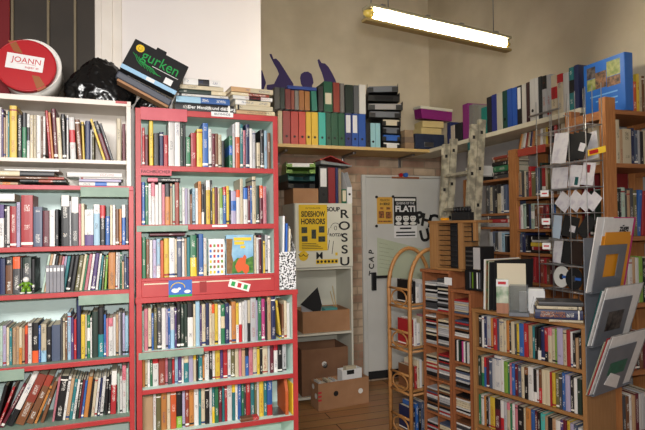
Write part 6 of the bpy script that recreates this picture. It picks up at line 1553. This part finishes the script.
M['cardwhite'] = noisy('card_with_faint_print', (214, 212, 216), (188, 182, 196), 26, .5, lo=.5, hi=.7)
card(560, 146.5, 15, 32, 6, 'cardwhite', 'white card at left in the top row of wire rack')
for k in range(3): card(571 + 5 * k, 145.5, 13, 27, 20, 'blackmat', 'black card, %s from left in the top row of wire rack' % nth(k + 1), v=.012 - .018 * k, patch=('cardwhite', -.1, .35, -.2, .1) if k == 2 else None)
card(592, 147, 11, 28, -8, 'cardwhite', 'white card at right end of the top row of wire rack', v=.02)
card(596.5, 151, 18, 6.4, -4, 'yellow', 'yellow strip card with red lettering at right of top row, wire rack', v=-.068, patch=('red', -.4, .1, -.3, .3), lean=0)
card(559.5, 176.3, 20, 27, 3, 'cardwhite', 'white card at left in the second row of wire rack', v=.02)
card(575, 176, 15, 27, 8, 'cardwhite', 'white card with a green stamp in the second row of wire rack', v=.0, patch=('teal_plastic', .05, .32, -.42, -.05))
card(588, 176, 15, 27, 8, 'cardwhite', 'white card with a dark red stamp in the second row of wire rack', v=-.02, patch=(mat('dark_red_stamp', (130, 28, 40), .5), -.15, .12, .05, .4))
for k, px in enumerate((563.5, 575.5, 585.5, 593.5)): card(px, 200.8, (14, 12.5, 12, 10)[k], 17, 38, 'cardwhite', 'white card turned on its corner, %s from left in third row of wire rack' % nth(k + 1), v=.025 - .02 * k)
card(557, 227, 9, 26, 5, mat('pale_blue_card', (178, 196, 214), .5), 'pale blue card at left in the fourth row of wire rack', v=.03)
card(570, 226.6, 19, 26, 12, 'blackmat', 'black card with red and white emblem in the fourth row of wire rack', v=.005, patch=('cardwhite', .02, .36, -.22, .08))
card(586, 227, 11, 22, 36, 'blackmat', 'black card turned on its corner in the fourth row of wire rack', v=-.02)
card(557.5, 253, 10, 26, 4, 'cardwhite', 'white card at left in the fifth row of wire rack', v=.03)
card(567, 253, 11, 25, 8, 'blackmat', 'black card in the fifth row of wire rack', v=.005)
card(577, 253, 13, 25, 7, mat('dark_brown_card', (44, 32, 28), .5), 'dark brown card in the fifth row of wire rack', v=-.02)
def disc(px, py, rpx, mt, lab, v, label, mt2):
    u_ = WF.u(px, py, v); r_ = (zr_[5] - zr_[6] - .02) / 2; z_ = zr_[6] + .009 + r_; u_ = max(u_, r_ + .006)
    r = thing('compact_disc', label, 'disc', WF.pt(u_, v, z_), (R(-5), 0, WF.yaw), 'discs in the wire rack')
    MB().cyl((0, 0, 0), (0, .0016, 0), r_, seg=40).build('disc', mt, r); MB().cyl((0, -.0006, 0), (0, .0, 0), r_ * .28, seg=24).build('centre_ring', mt2, r)
    MB().box(r_ * .1, r_ * .8, -.0008, -.0001, -r_ * .12, r_ * .12).build('printed_patch', lab, r)
disc(561.5, 278.6, 11, 'white_plastic', 'blue', .02, 'white disc with a blue mark at left of the bottom row, wire rack', 'blackmat')
disc(574, 278.6, 11, 'blackmat', 'blue', -.01, 'black disc with a blue mark at right of the bottom row, wire rack', 'steel')
for k, (px, py) in enumerate(((544.5, 193.5), (546, 221.5), (546.5, 246))):
    u_, z_ = WF.hit(px, py, -.085)
    r = thing('price_tag', 'small white price tag with red print, %s on the left wire of card rack' % ('uppermost', 'middle one', 'lowest')[k], 'tag', WF.pt(u_, -.085, z_), (0, 0, WF.yaw + R(35)), 'price tags on the card rack')
    MB().box(-.022, .022, -.001, .0004, -.018, .018).build('tag_card', 'paper', r)
    MB().box(-.014, .014, -.0016, -.001, -.004, .004).build('printed_price', 'redink', r)
